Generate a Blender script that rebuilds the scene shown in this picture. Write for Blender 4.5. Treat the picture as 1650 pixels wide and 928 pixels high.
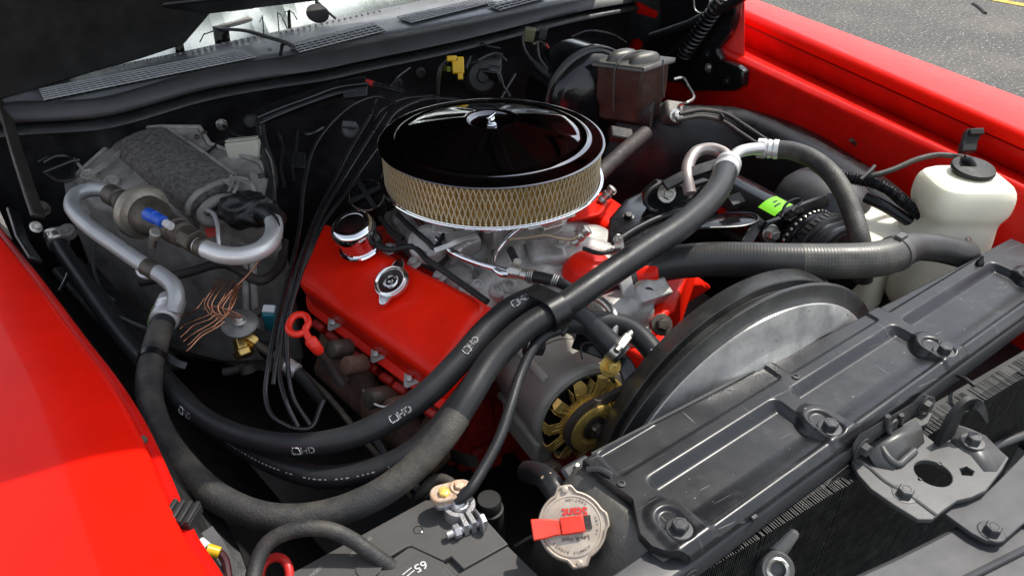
import bpy, bmesh, math, random
import numpy as np
from mathutils import Vector, Matrix, noise
random.seed(7)
for o in list(bpy.data.objects): bpy.data.objects.remove(o)
S = bpy.context.scene
COL = S.collection
# ------------------------------------------------------------------ camera
PW, PH, PF = 1650.0, 928.0, 1200.0
PITCH, AZ = math.radians(34), math.radians(30)
FW = Vector((math.sin(AZ)*math.cos(PITCH), math.cos(AZ)*math.cos(PITCH), -math.sin(PITCH)))
RT = Vector((math.cos(AZ), -math.sin(AZ), 0)); UP = RT.cross(FW)
CAMP = Vector((-0.528, -0.979, 1.430))
cd = bpy.data.cameras.new('camera'); cd.sensor_width = 36; cd.lens = PF/PW*36; cd.clip_start = 0.02; cd.clip_end = 400
cam = bpy.data.objects.new('camera', cd); COL.objects.link(cam)
cam.matrix_world = Matrix((( RT.x, UP.x, -FW.x, CAMP.x), (RT.y, UP.y, -FW.y, CAMP.y), (RT.z, UP.z, -FW.z, CAMP.z), (0,0,0,1)))
S.camera = cam
# ------------------------------------------------------------------ light
SUN_EL, SUN_AZ = math.radians(58), math.radians(8)     # azimuth measured from +X towards +Y
w = bpy.data.worlds.new('World'); S.world = w; w.use_nodes = True
nt = w.node_tree; bg = nt.nodes['Background']
sky = nt.nodes.new('ShaderNodeTexSky'); sky.sky_type = 'NISHITA'; sky.sun_disc = False
sky.sun_elevation = SUN_EL; sky.sun_rotation = math.radians(90) - SUN_AZ
sky.air_density = 1.2; sky.dust_density = 1.2
hs = nt.nodes.new('ShaderNodeHueSaturation'); hs.inputs['Saturation'].default_value = .45
nt.links.new(sky.outputs[0], hs.inputs['Color']); nt.links.new(hs.outputs[0], bg.inputs[0]); bg.inputs[1].default_value = 0.15
sl = bpy.data.lights.new('sun', 'SUN'); sl.energy = 2.6; sl.angle = math.radians(0.5); sl.color = (1, .95, .87)
so = bpy.data.objects.new('sun', sl); COL.objects.link(so)
sd = Vector((math.cos(SUN_EL)*math.cos(SUN_AZ), math.cos(SUN_EL)*math.sin(SUN_AZ), math.sin(SUN_EL)))
so.rotation_euler = (-sd).to_track_quat('-Z', 'Y').to_euler(); so.location = (3, 3, 5)
S.view_settings.view_transform = 'Standard'; S.view_settings.look = 'None'
S.view_settings.exposure = 0.85; S.view_settings.gamma = 1; S.view_settings.use_curve_mapping = False
S.render.engine = 'CYCLES'
# ------------------------------------------------------------------ helpers
def P(px, py, z):
    r = FW + RT*((px-PW/2)/PF) - UP*((py-PH/2)/PF)
    return CAMP + r*((z-CAMP.z)/r.z)
def PY(px, py, y):
    r = FW + RT*((px-PW/2)/PF) - UP*((py-PH/2)/PF)
    return CAMP + r*((y-CAMP.y)/r.y)
def V(*a): return Vector(a)
X, Y, Z = V(1,0,0), V(0,1,0), V(0,0,1)
def frame(o, z, x=None):
    z = Vector(z).normalized(); x = Vector(x) if x is not None else (X if abs(z.x) < .9 else Y)
    x = (x - z*x.dot(z)).normalized(); y = z.cross(x)
    return Matrix(((x.x,y.x,z.x,o[0]),(x.y,y.y,z.y,o[1]),(x.z,y.z,z.z,o[2]),(0,0,0,1)))
I4 = Matrix.Identity(4)

class MB:
    def __init__(s): s.v = []; s.f = []
    def add(s, vs, fs):
        n = len(s.v); s.v += [tuple(p) for p in vs]; s.f += [tuple(i+n for i in f) for f in fs]; return s
    def rings(s, R, close=True, caps=(True, True)):
        n = len(R[0]); vs = [p for r in R for p in r]; fs = []
        for i in range(len(R)-1):
            for j in range(n if close else n-1):
                k = (j+1) % n
                fs.append((i*n+j, i*n+k, (i+1)*n+k, (i+1)*n+j))
        if close and caps[0]: fs.append(tuple(range(n-1, -1, -1)))
        if close and caps[1]: fs.append(tuple((len(R)-1)*n+j for j in range(n)))
        return s.add(vs, fs)
    def lathe(s, prof, M=I4, n=32, caps=(True, True)):
        R = [[M @ V(r*math.cos(2*math.pi*j/n), r*math.sin(2*math.pi*j/n), h) for j in range(n)] for r, h in prof]
        return s.rings(R, True, caps)
    def cyl(s, a, b, r, n=16, r2=None):
        a, b = Vector(a), Vector(b); M = frame(a, b-a); L = (b-a).length
        return s.lathe([(r, 0), (r if r2 is None else r2, L)], M, n)
    def hexa(s, c):   # 8 corners: 4 bottom then 4 top
        return s.add(c, [(3,2,1,0),(4,5,6,7),(0,1,5,4),(1,2,6,5),(2,3,7,6),(3,0,4,7)])
    def box(s, c, d, M=I4):
        x, y, z = d[0]/2, d[1]/2, d[2]/2; c = Vector(c)
        return s.hexa([M @ (c+V(*q)) for q in ((-x,-y,-z),(x,-y,-z),(x,y,-z),(-x,y,-z),(-x,-y,z),(x,-y,z),(x,y,z),(-x,y,z))])
    def prism(s, poly, h0, h1, M=I4):
        return s.rings([[M @ V(p[0], p[1], h) for p in poly] for h in (h0, h1)])
    def tube(s, path, r, n=10, caps=(True, True)):
        rr = r if hasattr(r, '__len__') else [r]*len(path)
        R = []
        for (p, t, a, b), q in zip(frames(path), rr):
            R.append([p + a*(q*math.cos(2*math.pi*j/n)) + b*(q*math.sin(2*math.pi*j/n)) for j in range(n)])
        return s.rings(R, True, caps)
    def ribbon(s, path, wd, th, nrm=None):
        R = []
        for p, t, a, b in frames(path):
            if nrm is not None:
                b = (Vector(nrm) - t*t.dot(nrm)).normalized(); a = b.cross(t)
            R.append([p+a*wd/2-b*th/2, p+a*wd/2+b*th/2, p-a*wd/2+b*th/2, p-a*wd/2-b*th/2])
        return s.rings(R)

def frames(path):   # parallel transport
    out = []; n = len(path); a = None
    for i, p in enumerate(path):
        t = (path[min(i+1, n-1)] - path[max(i-1, 0)]).normalized()
        if a is None:
            a = t.orthogonal().normalized()
        a = (a - t*a.dot(t)); a = a.normalized() if a.length > 1e-6 else t.orthogonal().normalized()
        out.append((p, t, a, t.cross(a)))
    return out
def curve(pts, step=0.006):
    """smooth curve through points (Vectors); returns evenly spaced Vectors"""
    p = [Vector(q) for q in pts]
    if len(p) == 2: p = [p[0], (p[0]+p[1])/2, p[1]]
    p = [2*p[0]-p[1]] + p + [2*p[-1]-p[-2]]
    raw = []
    for i in range(1, len(p)-2):
        a, b, c, d = p[i-1:i+3]
        t0 = 0; t1 = t0+max((b-a).length, 1e-5)**.5; t2 = t1+max((c-b).length, 1e-5)**.5; t3 = t2+max((d-c).length, 1e-5)**.5
        for k in range(24):
            t = t1+(t2-t1)*k/24
            A1 = a*((t1-t)/(t1-t0))+b*((t-t0)/(t1-t0)); A2 = b*((t2-t)/(t2-t1))+c*((t-t1)/(t2-t1)); A3 = c*((t3-t)/(t3-t2))+d*((t-t2)/(t3-t2))
            B1 = A1*((t2-t)/(t2-t0))+A2*((t-t0)/(t2-t0)); B2 = A2*((t3-t)/(t3-t1))+A3*((t-t1)/(t3-t1))
            raw.append(B1*((t2-t)/(t2-t1))+B2*((t-t1)/(t2-t1)))
    raw.append(p[-2])
    L = [0]
    for i in range(1, len(raw)): L.append(L[-1]+(raw[i]-raw[i-1]).length)
    n = max(3, int(L[-1]/step)+1); out = []; j = 0
    for k in range(n):
        s_ = L[-1]*k/(n-1)
        while j < len(L)-2 and L[j+1] < s_: j += 1
        u = (s_-L[j])/max(L[j+1]-L[j], 1e-9); out.append(raw[j].lerp(raw[j+1], min(max(u,0),1)))
    return out
def PC(pts, step=0.006): return curve([P(*q) for q in pts], step)
def smooth(a, b, x): t = np.clip((x-a)/(b-a), 0, 1); return t*t*(3-2*t)
def rrect(w, h, r, n=5, cx=0, cy=0):
    o = []
    for (sx, sy, a0) in ((1,1,0),(-1,1,90),(-1,-1,180),(1,-1,270)):
        for k in range(n+1):
            a = math.radians(a0+90*k/n); o.append((cx+sx*(w/2-r)+r*math.cos(a), cy+sy*(h/2-r)+r*math.sin(a)))
    return o
def mesh_from(mb, name):
    me = bpy.data.meshes.new(name); me.from_pydata([tuple(q) for q in mb.v], [], mb.f); me.validate()
    bm = bmesh.new(); bm.from_mesh(me); bmesh.ops.recalc_face_normals(bm, faces=bm.faces); bm.to_mesh(me); bm.free()
    return me
def obj(name, mb, mat, parent=None, bevel=0, sub=0, remesh=0, ang=38, recalc=True, solid=0, seg=2):
    me = mb if isinstance(mb, bpy.types.Mesh) else mesh_from(mb, name)
    if mat and not me.materials: me.materials.append(mat)
    for p in me.polygons: p.use_smooth = True
    me.set_sharp_from_angle(angle=math.radians(ang))
    o = bpy.data.objects.new(name, me); COL.objects.link(o)
    if parent is not None:
        o.parent = parent; o.location = -parent.location if parent.parent is None and parent.type == 'EMPTY' else (0,0,0)
    if solid: m = o.modifiers.new('solid', 'SOLIDIFY'); m.thickness = solid; m.offset = -1
    if remesh:
        m = o.modifiers.new('remesh', 'REMESH'); m.mode = 'VOXEL'; m.voxel_size = remesh; m.use_smooth_shade = True
        m = o.modifiers.new('soft', 'SMOOTH'); m.factor = .5; m.iterations = 4
    if bevel:
        m = o.modifiers.new('bevel', 'BEVEL'); m.width = bevel; m.segments = seg; m.limit_method = 'ANGLE'; m.angle_limit = math.radians(ang)
    if sub: m = o.modifiers.new('sub', 'SUBSURF'); m.levels = sub; m.render_levels = sub
    return o
def tag(o, label=None, cat=None, group=None, kind=None):
    if label: o['label'] = label
    if cat: o['category'] = cat
    if group: o['group'] = group
    if kind: o['kind'] = kind
    return o
def thing(name, loc, label, cat, group=None):
    o = bpy.data.objects.new(name, None); COL.objects.link(o); o.location = loc; o.empty_display_size = .02
    return tag(o, label, cat, group)
def plate_mesh(outlines, th, name='plate', bev=0.0):
    """flat plate with holes, in its own XY plane"""
    cu = bpy.data.curves.new(name, 'CURVE'); cu.dimensions = '2D'; cu.fill_mode = 'BOTH'; cu.extrude = th/2; cu.bevel_depth = bev; cu.bevel_resolution = 1
    for pl in outlines:
        sp = cu.splines.new('POLY'); sp.points.add(len(pl)-1); sp.use_cyclic_u = True
        for q, c in zip(sp.points, pl): q.co = (c[0], c[1], 0, 1)
    t = bpy.data.objects.new(name, cu); me = bpy.data.meshes.new_from_object(t)
    bpy.data.objects.remove(t); bpy.data.curves.remove(cu)
    return me
def circ(cx, cy, r, n=20, ry=None, rot=0):
    ry = ry or r; o = []
    for k in range(n):
        a = 2*math.pi*k/n; x, y = r*math.cos(a), ry*math.sin(a)
        o.append((cx+x*math.cos(rot)-y*math.sin(rot), cy+x*math.sin(rot)+y*math.cos(rot)))
    return o
def text_mesh(txt, size, th=0.0002, bold=0.0, cx=True):
    cu = bpy.data.curves.new('lettering', 'FONT'); cu.body = txt; cu.size = size; cu.extrude = th; cu.offset = bold
    cu.align_x = 'CENTER' if cx else 'LEFT'; cu.align_y = 'CENTER'; cu.resolution_u = 3
    t = bpy.data.objects.new('lettering', cu); me = bpy.data.meshes.new_from_object(t)
    bpy.data.objects.remove(t); bpy.data.curves.remove(cu)
    me.materials.clear()
    return me
def flat_text(txt, size, M, mat, parent, name='lettering', th=.0002, bold=0.0):
    me = text_mesh(txt, size, th, bold); me.transform(M); return obj(name, me, mat, parent)
def hose_text(txt, path, r, s0, ang, size, mat, parent, flip=False):
    """lettering printed on a round hose: s0 along its length, ang round it from the top"""
    me = text_mesh(txt, size, 0.00005, 0.0003); fr = frames(path)
    L = [0]
    for i in range(1, len(path)): L.append(L[-1]+(path[i]-path[i-1]).length)
    for v in me.vertices:
        u, q = (-v.co.x, v.co.y) if flip else (v.co.x, v.co.y)
        s_ = s0+u; i = max(0, min(len(path)-2, int(s_/L[-1]*(len(path)-1)))); f = min(max((s_-L[i])/(L[i+1]-L[i]), -1), 2)
        p = path[i].lerp(path[i+1], f); t = (path[i+1]-path[i]).normalized()
        up = (Z - t*t.z).normalized(); side = up.cross(t)
        a = ang - q/r
        v.co = p + (up*math.cos(a)+side*math.sin(a))*(r+.0006)
    return obj('lettering', me, mat, parent)
def paste(parent, name, me, M, mat=None):
    """a part that shares mesh data, put at matrix M (world)"""
    o = bpy.data.objects.new(name, me); COL.objects.link(o)
    if parent is not None:
        o.parent = parent
        off = parent.location if parent.parent is None and parent.type == 'EMPTY' else V(0,0,0)
        o.matrix_basis = Matrix.Translation(-off) @ M
    else: o.matrix_basis = M
    return o
_cache = {}
def bolt(parent, p, n, r=.008, mat=None, h=None, washer=True, name='bolt', rot=.3):
    key = (round(r,4), mat.name, h, washer)
    if key not in _cache:
        mb = MB(); hh = h or r*.95; b0 = 0
        if washer:
            mb.lathe([(r*1.55, 0), (r*1.62, r*.08), (r*1.5, r*.2), (r*1.05, r*.24)], n=22); b0 = r*.22
        hx = lambda q: [V(q*math.cos(math.pi/3*k+rot), q*math.sin(math.pi/3*k+rot), 0) for k in range(6)]
        mb.rings([[c+Z*z for c in hx(q)] for q, z in ((r, b0), (r, b0+hh*.86), (r*.86, b0+hh))])
        mb.lathe([(r*.62, b0+hh*.99), (r*.5, b0+hh*1.04), (r*.45, b0+hh*.96)], n=14)
        me = mesh_from(mb, name); me.materials.append(mat)
        for q in me.polygons: q.use_smooth = True
        me.set_sharp_from_angle(angle=math.radians(30)); _cache[key] = me
    return paste(parent, name, _cache[key], frame(p, n))
# ------------------------------------------------------------------ materials
def mat(name, base, rough=.5, metal=0., var=.25, vscale=18., bump=0., bscale=220., dust=None, dust_amt=0., dscale=9., coat=0., rvar=.12,
        spots=None, spot_amt=0., spot_scale=90., trans=0., sss=0., emit=None, aniso=0, spec=None):
    m = bpy.data.materials.new(name); m.use_nodes = True; nt = m.node_tree; N = nt.nodes; L = nt.links; b = N['Principled BSDF']
    tc = N.new('ShaderNodeTexCoord'); co = tc.outputs['Object']
    def nz(sc, det=5., ro=.6):
        n = N.new('ShaderNodeTexNoise'); n.inputs['Scale'].default_value = sc; n.inputs['Detail'].default_value = det; n.inputs['Roughness'].default_value = ro
        L.new(co, n.inputs['Vector']); return n.outputs['Fac']
    def mr(x, a, b_, c, d):
        n = N.new('ShaderNodeMapRange'); n.inputs[1].default_value = a; n.inputs[2].default_value = b_; n.inputs[3].default_value = c; n.inputs[4].default_value = d
        L.new(x, n.inputs[0]); return n.outputs[0]
    def mix(f, A, B):
        n = N.new('ShaderNodeMix'); n.data_type = 'RGBA'
        if hasattr(f, 'links') or not isinstance(f, float): L.new(f, n.inputs[0])
        else: n.inputs[0].default_value = f
        for s_, v in ((n.inputs[6], A), (n.inputs[7], B)):
            if isinstance(v, tuple): s_.default_value = (*v, 1)
            else: L.new(v, s_)
        return n.outputs[2]
    lo = tuple(max(0, c*(1-var)) for c in base); hi = tuple(min(1, c*(1+var)) for c in base)
    n1 = nz(vscale)
    col = mix(mr(n1, .32, .68, 0, 1), lo, hi)
    rgh = mr(nz(vscale*1.7), .3, .7, max(.02, rough-rvar), min(1, rough+rvar))
    if dust is not None:
        dm = mr(nz(dscale, 8, .68), .62-dust_amt*.4, .78-dust_amt*.25, 0, min(1, dust_amt*1.4))
        col = mix(dm, col, dust)
        mm = N.new('ShaderNodeMath'); mm.operation = 'MAXIMUM'; L.new(rgh, mm.inputs[0]); L.new(mr(dm, 0, 1, 0, .75), mm.inputs[1]); rgh = mm.outputs[0]
    if spots is not None:
        sm = mr(nz(spot_scale, 3, .5), .74-spot_amt*.25, .80-spot_amt*.25, 0, 1)
        col = mix(sm, col, spots)
    L.new(col, b.inputs['Base Color']); L.new(rgh, b.inputs['Roughness'])
    b.inputs['Metallic'].default_value = metal
    if coat: b.inputs['Coat Weight'].default_value = coat; b.inputs['Coat Roughness'].default_value = .06
    if spec is not None: b.inputs['Specular IOR Level'].default_value = spec
    if sss:
        b.inputs['Subsurface Weight'].default_value = sss; b.inputs['Subsurface Radius'].default_value = (.03,.028,.02); b.inputs['Subsurface Scale'].default_value = 1
    if bump:
        bp = N.new('ShaderNodeBump'); bp.inputs['Strength'].default_value = bump; bp.inputs['Distance'].default_value = .002
        L.new(nz(bscale, 4, .6), bp.inputs['Height']); L.new(bp.outputs[0], b.inputs['Normal'])
    return m
RED   = mat('red body paint', (.84,.010,.003), .40, var=.05, coat=.18, spec=.08, rvar=.03, bump=.02, bscale=400)
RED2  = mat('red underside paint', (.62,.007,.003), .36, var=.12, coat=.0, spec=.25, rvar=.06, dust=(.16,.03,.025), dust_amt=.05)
ENG   = mat('engine red enamel', (.86,.015,.003), .38, var=.10, coat=.05, spec=.22, rvar=.08, bump=.06, bscale=260, dust=(.40,.02,.008), dust_amt=.12, dscale=13)
ENGD  = mat('grimy engine red', (.48,.014,.007), .5, var=.35, dust=(.05,.03,.02), dust_amt=.32, dscale=30, bump=.25)
BLK   = mat('black satin paint', (.008,.008,.009), .34, var=.3, rvar=.1, dust=(.04,.038,.035), dust_amt=.08, bump=.04)
BLKG  = mat('black gloss paint', (.008,.008,.009), .16, var=.3, rvar=.06)
BLKM  = mat('black matte', (.017,.017,.0165), .58, var=.4, rvar=.12, spec=.35, dust=(.05,.046,.042), dust_amt=.10, bump=.15)
BLKD  = mat('dull black firewall paint', (.013,.013,.014), .44, var=.4, spec=.45, dust=(.065,.062,.058), dust_amt=.24, bump=.1, bscale=90)
PLATE = mat('satin grey-black panel paint', (.015,.0155,.017), .30, var=.3, vscale=9, rvar=.08, spec=.40, dust=(.10,.10,.096), dust_amt=.20, dscale=22, bump=.03, bscale=500, spots=(.35,.35,.34), spot_amt=.05, spot_scale=170)
PLATE2= mat('grey bracket paint', (.036,.037,.040), .42, var=.15, rvar=.06, spec=.4, dust=(.10,.10,.097), dust_amt=.06, bump=.05)
BRKT  = mat('worn grey steel', (.085,.084,.080), .44, metal=.1, spec=.45, var=.2, rvar=.08, bump=.06, dust=(.2,.19,.17), dust_amt=.08)
RUB   = mat('black rubber', (.022,.022,.023), .48, var=.25, rvar=.08, bump=.12, bscale=700)
RUBH  = mat('dark hose rubber', (.017,.0175,.019), .42, var=.25, rvar=.08, spec=.32, bump=.14, bscale=420, dust=(.06,.056,.05), dust_amt=.20, dscale=14)
RUBD  = mat('dusty hose rubber', (.026,.0255,.025), .55, var=.35, rvar=.1, bump=.45, bscale=360, dust=(.15,.13,.095), dust_amt=.42, dscale=11)
WIRE  = mat('black wire sheath', (.014,.014,.015), .30, var=.2, rvar=.06, dust=(.07,.07,.065), dust_amt=.2, dscale=40)
ALU   = mat('dull aluminium tube', (.55,.54,.52), .42, metal=.75, var=.14, rvar=.1, bump=.08, bscale=400, spots=(.22,.20,.18), spot_amt=.15, spot_scale=140)
ALUW  = mat('pale oxidised aluminium tube', (.68,.67,.65), .42, metal=.55, var=.1, rvar=.1, bump=.06)
CAST  = mat('cast aluminium', (.44,.425,.395), .5, metal=.3, var=.25, vscale=26, rvar=.12, bump=.5, bscale=320, dust=(.18,.155,.12), dust_amt=.30, dscale=20)
CASTD = mat('grey alternator casting', (.38,.365,.32), .44, metal=.1, var=.2, rvar=.1, bump=.35, bscale=420, dust=(.19,.175,.14), dust_amt=.2)
CHR   = mat('chrome', (.78,.78,.80), .05, metal=1., var=.03, rvar=.02)
CHRD  = mat('black chrome lid', (.20,.20,.215), .06, metal=1., var=.06, rvar=.03)
BRITE = mat('bright plated steel', (.72,.71,.69), .16, metal=1., var=.08, rvar=.05, bump=.03)
ZINC  = mat('zinc plated steel', (.55,.53,.48), .32, metal=.9, var=.18, rvar=.1, bump=.08)
GOLD  = mat('gold zinc chromate', (.84,.57,.15), .34, metal=.55, var=.22, vscale=40, rvar=.12, spots=(.2,.14,.06), spot_amt=.14, bump=.06)
BRASS = mat('brass', (.62,.42,.13), .3, metal=.95, var=.25, vscale=50, rvar=.1)
COPPER= mat('copper', (.46,.21,.12), .32, metal=.95, var=.3, vscale=60, rvar=.12)
RUST  = mat('rusty iron', (.13,.075,.05), .75, var=.5, vscale=45, bump=.7, bscale=260, dust=(.16,.075,.04), dust_amt=.4, dscale=30)
IRON  = mat('dark cast iron', (.030,.024,.022), .65, var=.45, vscale=35, bump=.5, bscale=220, dust=(.10,.06,.045), dust_amt=.3, dscale=25)
CASE  = mat('grimy grey fibreglass case', (.25,.235,.21), .6, var=.4, vscale=22, bump=.6, bscale=180, dust=(.17,.16,.14), dust_amt=.3, dscale=14)
FUZZ  = mat('matted insulation', (.115,.105,.094), .92, var=.6, vscale=120, bump=1., bscale=260, dust=(.11,.10,.085), dust_amt=.35, dscale=60)
TANK  = mat('dusty radiator tank', (.080,.076,.067), .45, metal=.2, var=.35, rvar=.12, bump=.35, bscale=160, dust=(.17,.155,.13), dust_amt=.28, dscale=22, spots=(.34,.32,.28), spot_amt=.12, spot_scale=300)
FIN   = mat('radiator fin metal', (.028,.028,.027), .5, metal=.3, var=.5, vscale=60, dust=(.14,.13,.11), dust_amt=.2, dscale=30)
BATT  = mat('battery plastic', (.060,.057,.054), .55, var=.1, rvar=.06, bump=.2, bscale=900, dust=(.11,.10,.09), dust_amt=.14)
LEAD  = mat('lead terminal', (.46,.45,.45), .42, metal=.7, var=.2, rvar=.1, bump=.25, bscale=500, spots=(.2,.19,.18), spot_amt=.2)
CORR  = mat('corroded copper terminal', (.50,.33,.22), .55, metal=.4, var=.3, vscale=80, dust=(.68,.62,.52), dust_amt=.45, dscale=60, bump=.35)
WHT   = mat('translucent white plastic', (.82,.78,.62), .42, var=.05, rvar=.05, sss=.35, bump=.05, bscale=60)
PAPER = mat('filter paper', (.50,.32,.10), .85, var=.18, vscale=60, bump=.2)
MESHM = mat('filter wire mesh', (.55,.47,.32), .38, metal=.5, var=.15)
YEL   = mat('yellow plastic', (.70,.42,.01), .4, var=.1)
BLUE  = mat('blue plastic cap', (.015,.09,.50), .38, var=.1)
TEAL  = mat('teal plastic', (.006,.13,.17), .5, var=.2, dust=(.1,.12,.12), dust_amt=.15)
LREV  = mat('red cap lever', (.66,.035,.016), .45, var=.1, dust=(.6,.2,.14), dust_amt=.1)
REDP  = mat('red coated handle', (.75,.022,.008), .38, var=.08)
CAPM  = mat('stained tinplate cap', (.44,.38,.31), .5, metal=.35, var=.16, vscale=40, bump=.15, dust=(.40,.26,.17), dust_amt=.3, dscale=45)
HEADM = mat('matte grey header paint', (.050,.050,.053), .5, var=.12, spec=.3, rvar=.05, dust=(.12,.12,.115), dust_amt=.06, bump=.04)
BRKT2 = mat('grey zinc bracket', (.062,.061,.059), .42, metal=.0, spec=.45, var=.18, rvar=.07, bump=.06)
BARM  = mat('pale grey grille paint', (.42,.42,.43), .35, metal=.2, var=.1)
WHITEP= mat('white print', (.55,.55,.55), .6, var=.12)
PRINT = mat('worn white hose print', (.50,.50,.50), .6, var=.2, spots=(.03,.03,.03), spot_amt=.95, spot_scale=420)
GREYP = mat('grey print', (.16,.155,.15), .6, var=.1)
BROWNP= mat('brown print', (.10,.07,.055), .6, var=.2)
REDPR = mat('red print', (.55,.03,.02), .6, var=.1)
GREEN = mat('green label', (.22,.72,.02), .5, var=.05)
BEIGE = mat('grimy beige plastic', (.40,.38,.31), .55, var=.12, dust=(.2,.18,.14), dust_amt=.25)
BROWN = mat('dark brown stained metal', (.085,.070,.055), .5, metal=.45, var=.35, vscale=50, rvar=.15, bump=.2, dust=(.2,.17,.12), dust_amt=.2)
TAPE  = mat('black tape', (.012,.012,.012), .38, var=.4, bump=.6, bscale=150)
COWL  = mat('grey cowl paint', (.24,.242,.25), .34, var=.12, metal=.3, rvar=.08, dust=(.25,.25,.24), dust_amt=.12)
VSHADE  = mat('painted vent shade', (.006,.006,.006), .8, spec=.1)  # near-black colour stands in for shade inside the alternator vents
SEAL  = mat('grey rubber seal', (.050,.050,.052), .55, var=.15, rvar=.06, bump=.1)
SILV  = mat('silver quilted sunshade', (.33,.33,.34), .45, metal=.25, var=.06, rvar=.08)

# SCRATCH marks on the radiator panel: long thin pale lines of two directions
def scratches(m, amt=.62):
    nt = m.node_tree; b = nt.nodes['Principled BSDF']; src = b.inputs['Base Color'].links[0].from_socket
    tc = nt.nodes.new('ShaderNodeTexCoord'); out = src
    for ang, sc in ((.5,(14,420,14)),(-.9,(420,20,14)),(2.0,(10,600,14))):
        mp = nt.nodes.new('ShaderNodeMapping'); mp.inputs['Rotation'].default_value = (0,0,ang); mp.inputs['Scale'].default_value = sc; nt.links.new(tc.outputs['Object'], mp.inputs['Vector'])
        n = nt.nodes.new('ShaderNodeTexNoise'); n.inputs['Scale'].default_value = 1; n.inputs['Detail'].default_value = 2; nt.links.new(mp.outputs[0], n.inputs['Vector'])
        r = nt.nodes.new('ShaderNodeMapRange'); r.inputs[1].default_value = .735; r.inputs[2].default_value = .79; r.inputs[3].default_value = 0; r.inputs[4].default_value = amt; nt.links.new(n.outputs['Fac'], r.inputs[0])
        mx = nt.nodes.new('ShaderNodeMix'); mx.data_type = 'RGBA'; nt.links.new(r.outputs[0], mx.inputs[0]); nt.links.new(out, mx.inputs[6]); mx.inputs[7].default_value = (.26,.26,.255,1); out = mx.outputs[2]
    nt.links.new(out, b.inputs['Base Color'])
scratches(PLATE); scratches(BRKT2, .4); scratches(HEADM, .25)
def demote(t, parent, main):
    """a thing that is really a part: its main mesh goes under the parent, its other meshes under that mesh"""
    ch = list(t.children); m = next(c for c in ch if c.name.split('.')[0] == main); L = Matrix.Translation(t.location)
    for c in ch:
        if c is m: continue
        b_ = L @ c.matrix_basis; c.parent = m; c.matrix_basis = b_
    b_ = Matrix.Translation(-parent.location) @ L @ m.matrix_basis; m.parent = parent; m.matrix_basis = b_
    nm, lb = t.name.split('.')[0], t['label']; bpy.data.objects.remove(t); m.name = nm; m['label'] = lb
    return m
# ================================================================== SETTING: ground
def asphalt_mat():
    m = mat('asphalt', (.075,.071,.064), .9, var=.5, vscale=46, bump=1., bscale=150, spots=(.40,.38,.34), spot_amt=.5, spot_scale=52, dust=(.16,.14,.115), dust_amt=.4, dscale=1.6)
    return m
mb = MB(); mb.add([V(-60,-60,0), V(60,-60,0), V(60,60,0), V(-60,60,0)], [(0,1,2,3)])
tag(obj('ground', mb, asphalt_mat()), kind='structure')
ylm = mat('yellow road paint', (.50,.36,.05), .8, var=.3, vscale=14, bump=.6, bscale=120, spots=(.12,.11,.10), spot_amt=.42, spot_scale=40)
a, b = P(1560,-6,.004), P(1662,13,.004); d = (b-a).normalized(); n_ = V(-d.y, d.x, 0)*.10
mb = MB(); mb.add([a-d*2-n_*0, b+d*2, b+d*2+n_, a-d*2+n_], [(0,1,2,3)])
tag(obj('road_line', mb, ylm), kind='structure')
mb = MB(); mb.tube(PC([(1568,6,.006),(1580,14,.008),(1588,22,.006)], .02), .012, 6)
tag(obj('twig', mb, IRON), 'thin dark twig lying on the asphalt beside the yellow line', 'twig')

# ================================================================== car body sheets
def fillet(pr, r, n=4):
    out = [pr[0]]
    for i in range(1, len(pr)-1):
        p, a, b = pr[i], pr[i-1], pr[i+1]
        ra = min(r, (a-p).length*.45); rb = min(r, (b-p).length*.45)
        A = p+(a-p).normalized()*ra; B = p+(b-p).normalized()*rb
        for k in range(n+1):
            t = k/n; out.append(A*(1-t)**2+p*2*t*(1-t)+B*t*t)
    return out+[pr[-1]]
def loft(lines, r, ts):
    """lines: list of functions t -> point, or (p0, p1) pairs"""
    R = []
    for t in ts:
        R.append(fillet([(l(t) if callable(l) else l[0].lerp(l[1], t)) for l in lines], r))
    mb = MB(); mb.rings(R, close=False); return mb
ts = [-.45+.05*k for k in range(38)]
# --- far fender
def L_(a, b, z0, z1): return (P(*a, z0), P(*b, z1))
l0 = L_((1223,0),(1650,157),.955,.925); l1 = L_((1190,13),(1650,213),.962,.932); l2 = L_((1185,32),(1647,240),.938,.908)
l3 = L_((1172,60),(1649,283),.876,.846)
l4 = L_((1152,70),(1602,277),.896,.866); l4b = L_((1147,80),(1595,288),.886,.856)
dn = lambda l, dx, dz: (l[0]+V(dx,0,dz), l[1]+V(dx,0,dz))
ff = thing('front_fender', V(1.15,.2,.0), 'far red front fender beyond the engine, its gutter and rolled top seen from inside', 'fender', 'front fenders of the red car')
o = obj('fender_skin', loft([dn(l0,.16,-.85), dn(l0,.15,-.30), dn(l0,.09,-.07), l0, l1, l2], .014, ts), RED, ff, solid=.0015, ang=70)
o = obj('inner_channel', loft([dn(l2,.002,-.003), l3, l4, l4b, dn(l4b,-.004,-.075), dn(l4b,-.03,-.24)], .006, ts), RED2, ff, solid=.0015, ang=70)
for q in ((1377,232),):
    p = min((P(1377,232,.70+.002*k) for k in range(90)), key=lambda p: abs(p.x-(l4b[0].lerp(l4b[1], (p.y-l4b[0].y)/(l4b[1].y-l4b[0].y)).x-.006))); mb = MB(); mb.cyl(p+V(.01,0,-.006), p+V(-.020,-.004,.014), .0042, 10); obj('stud', mb, BROWN, ff)
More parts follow.
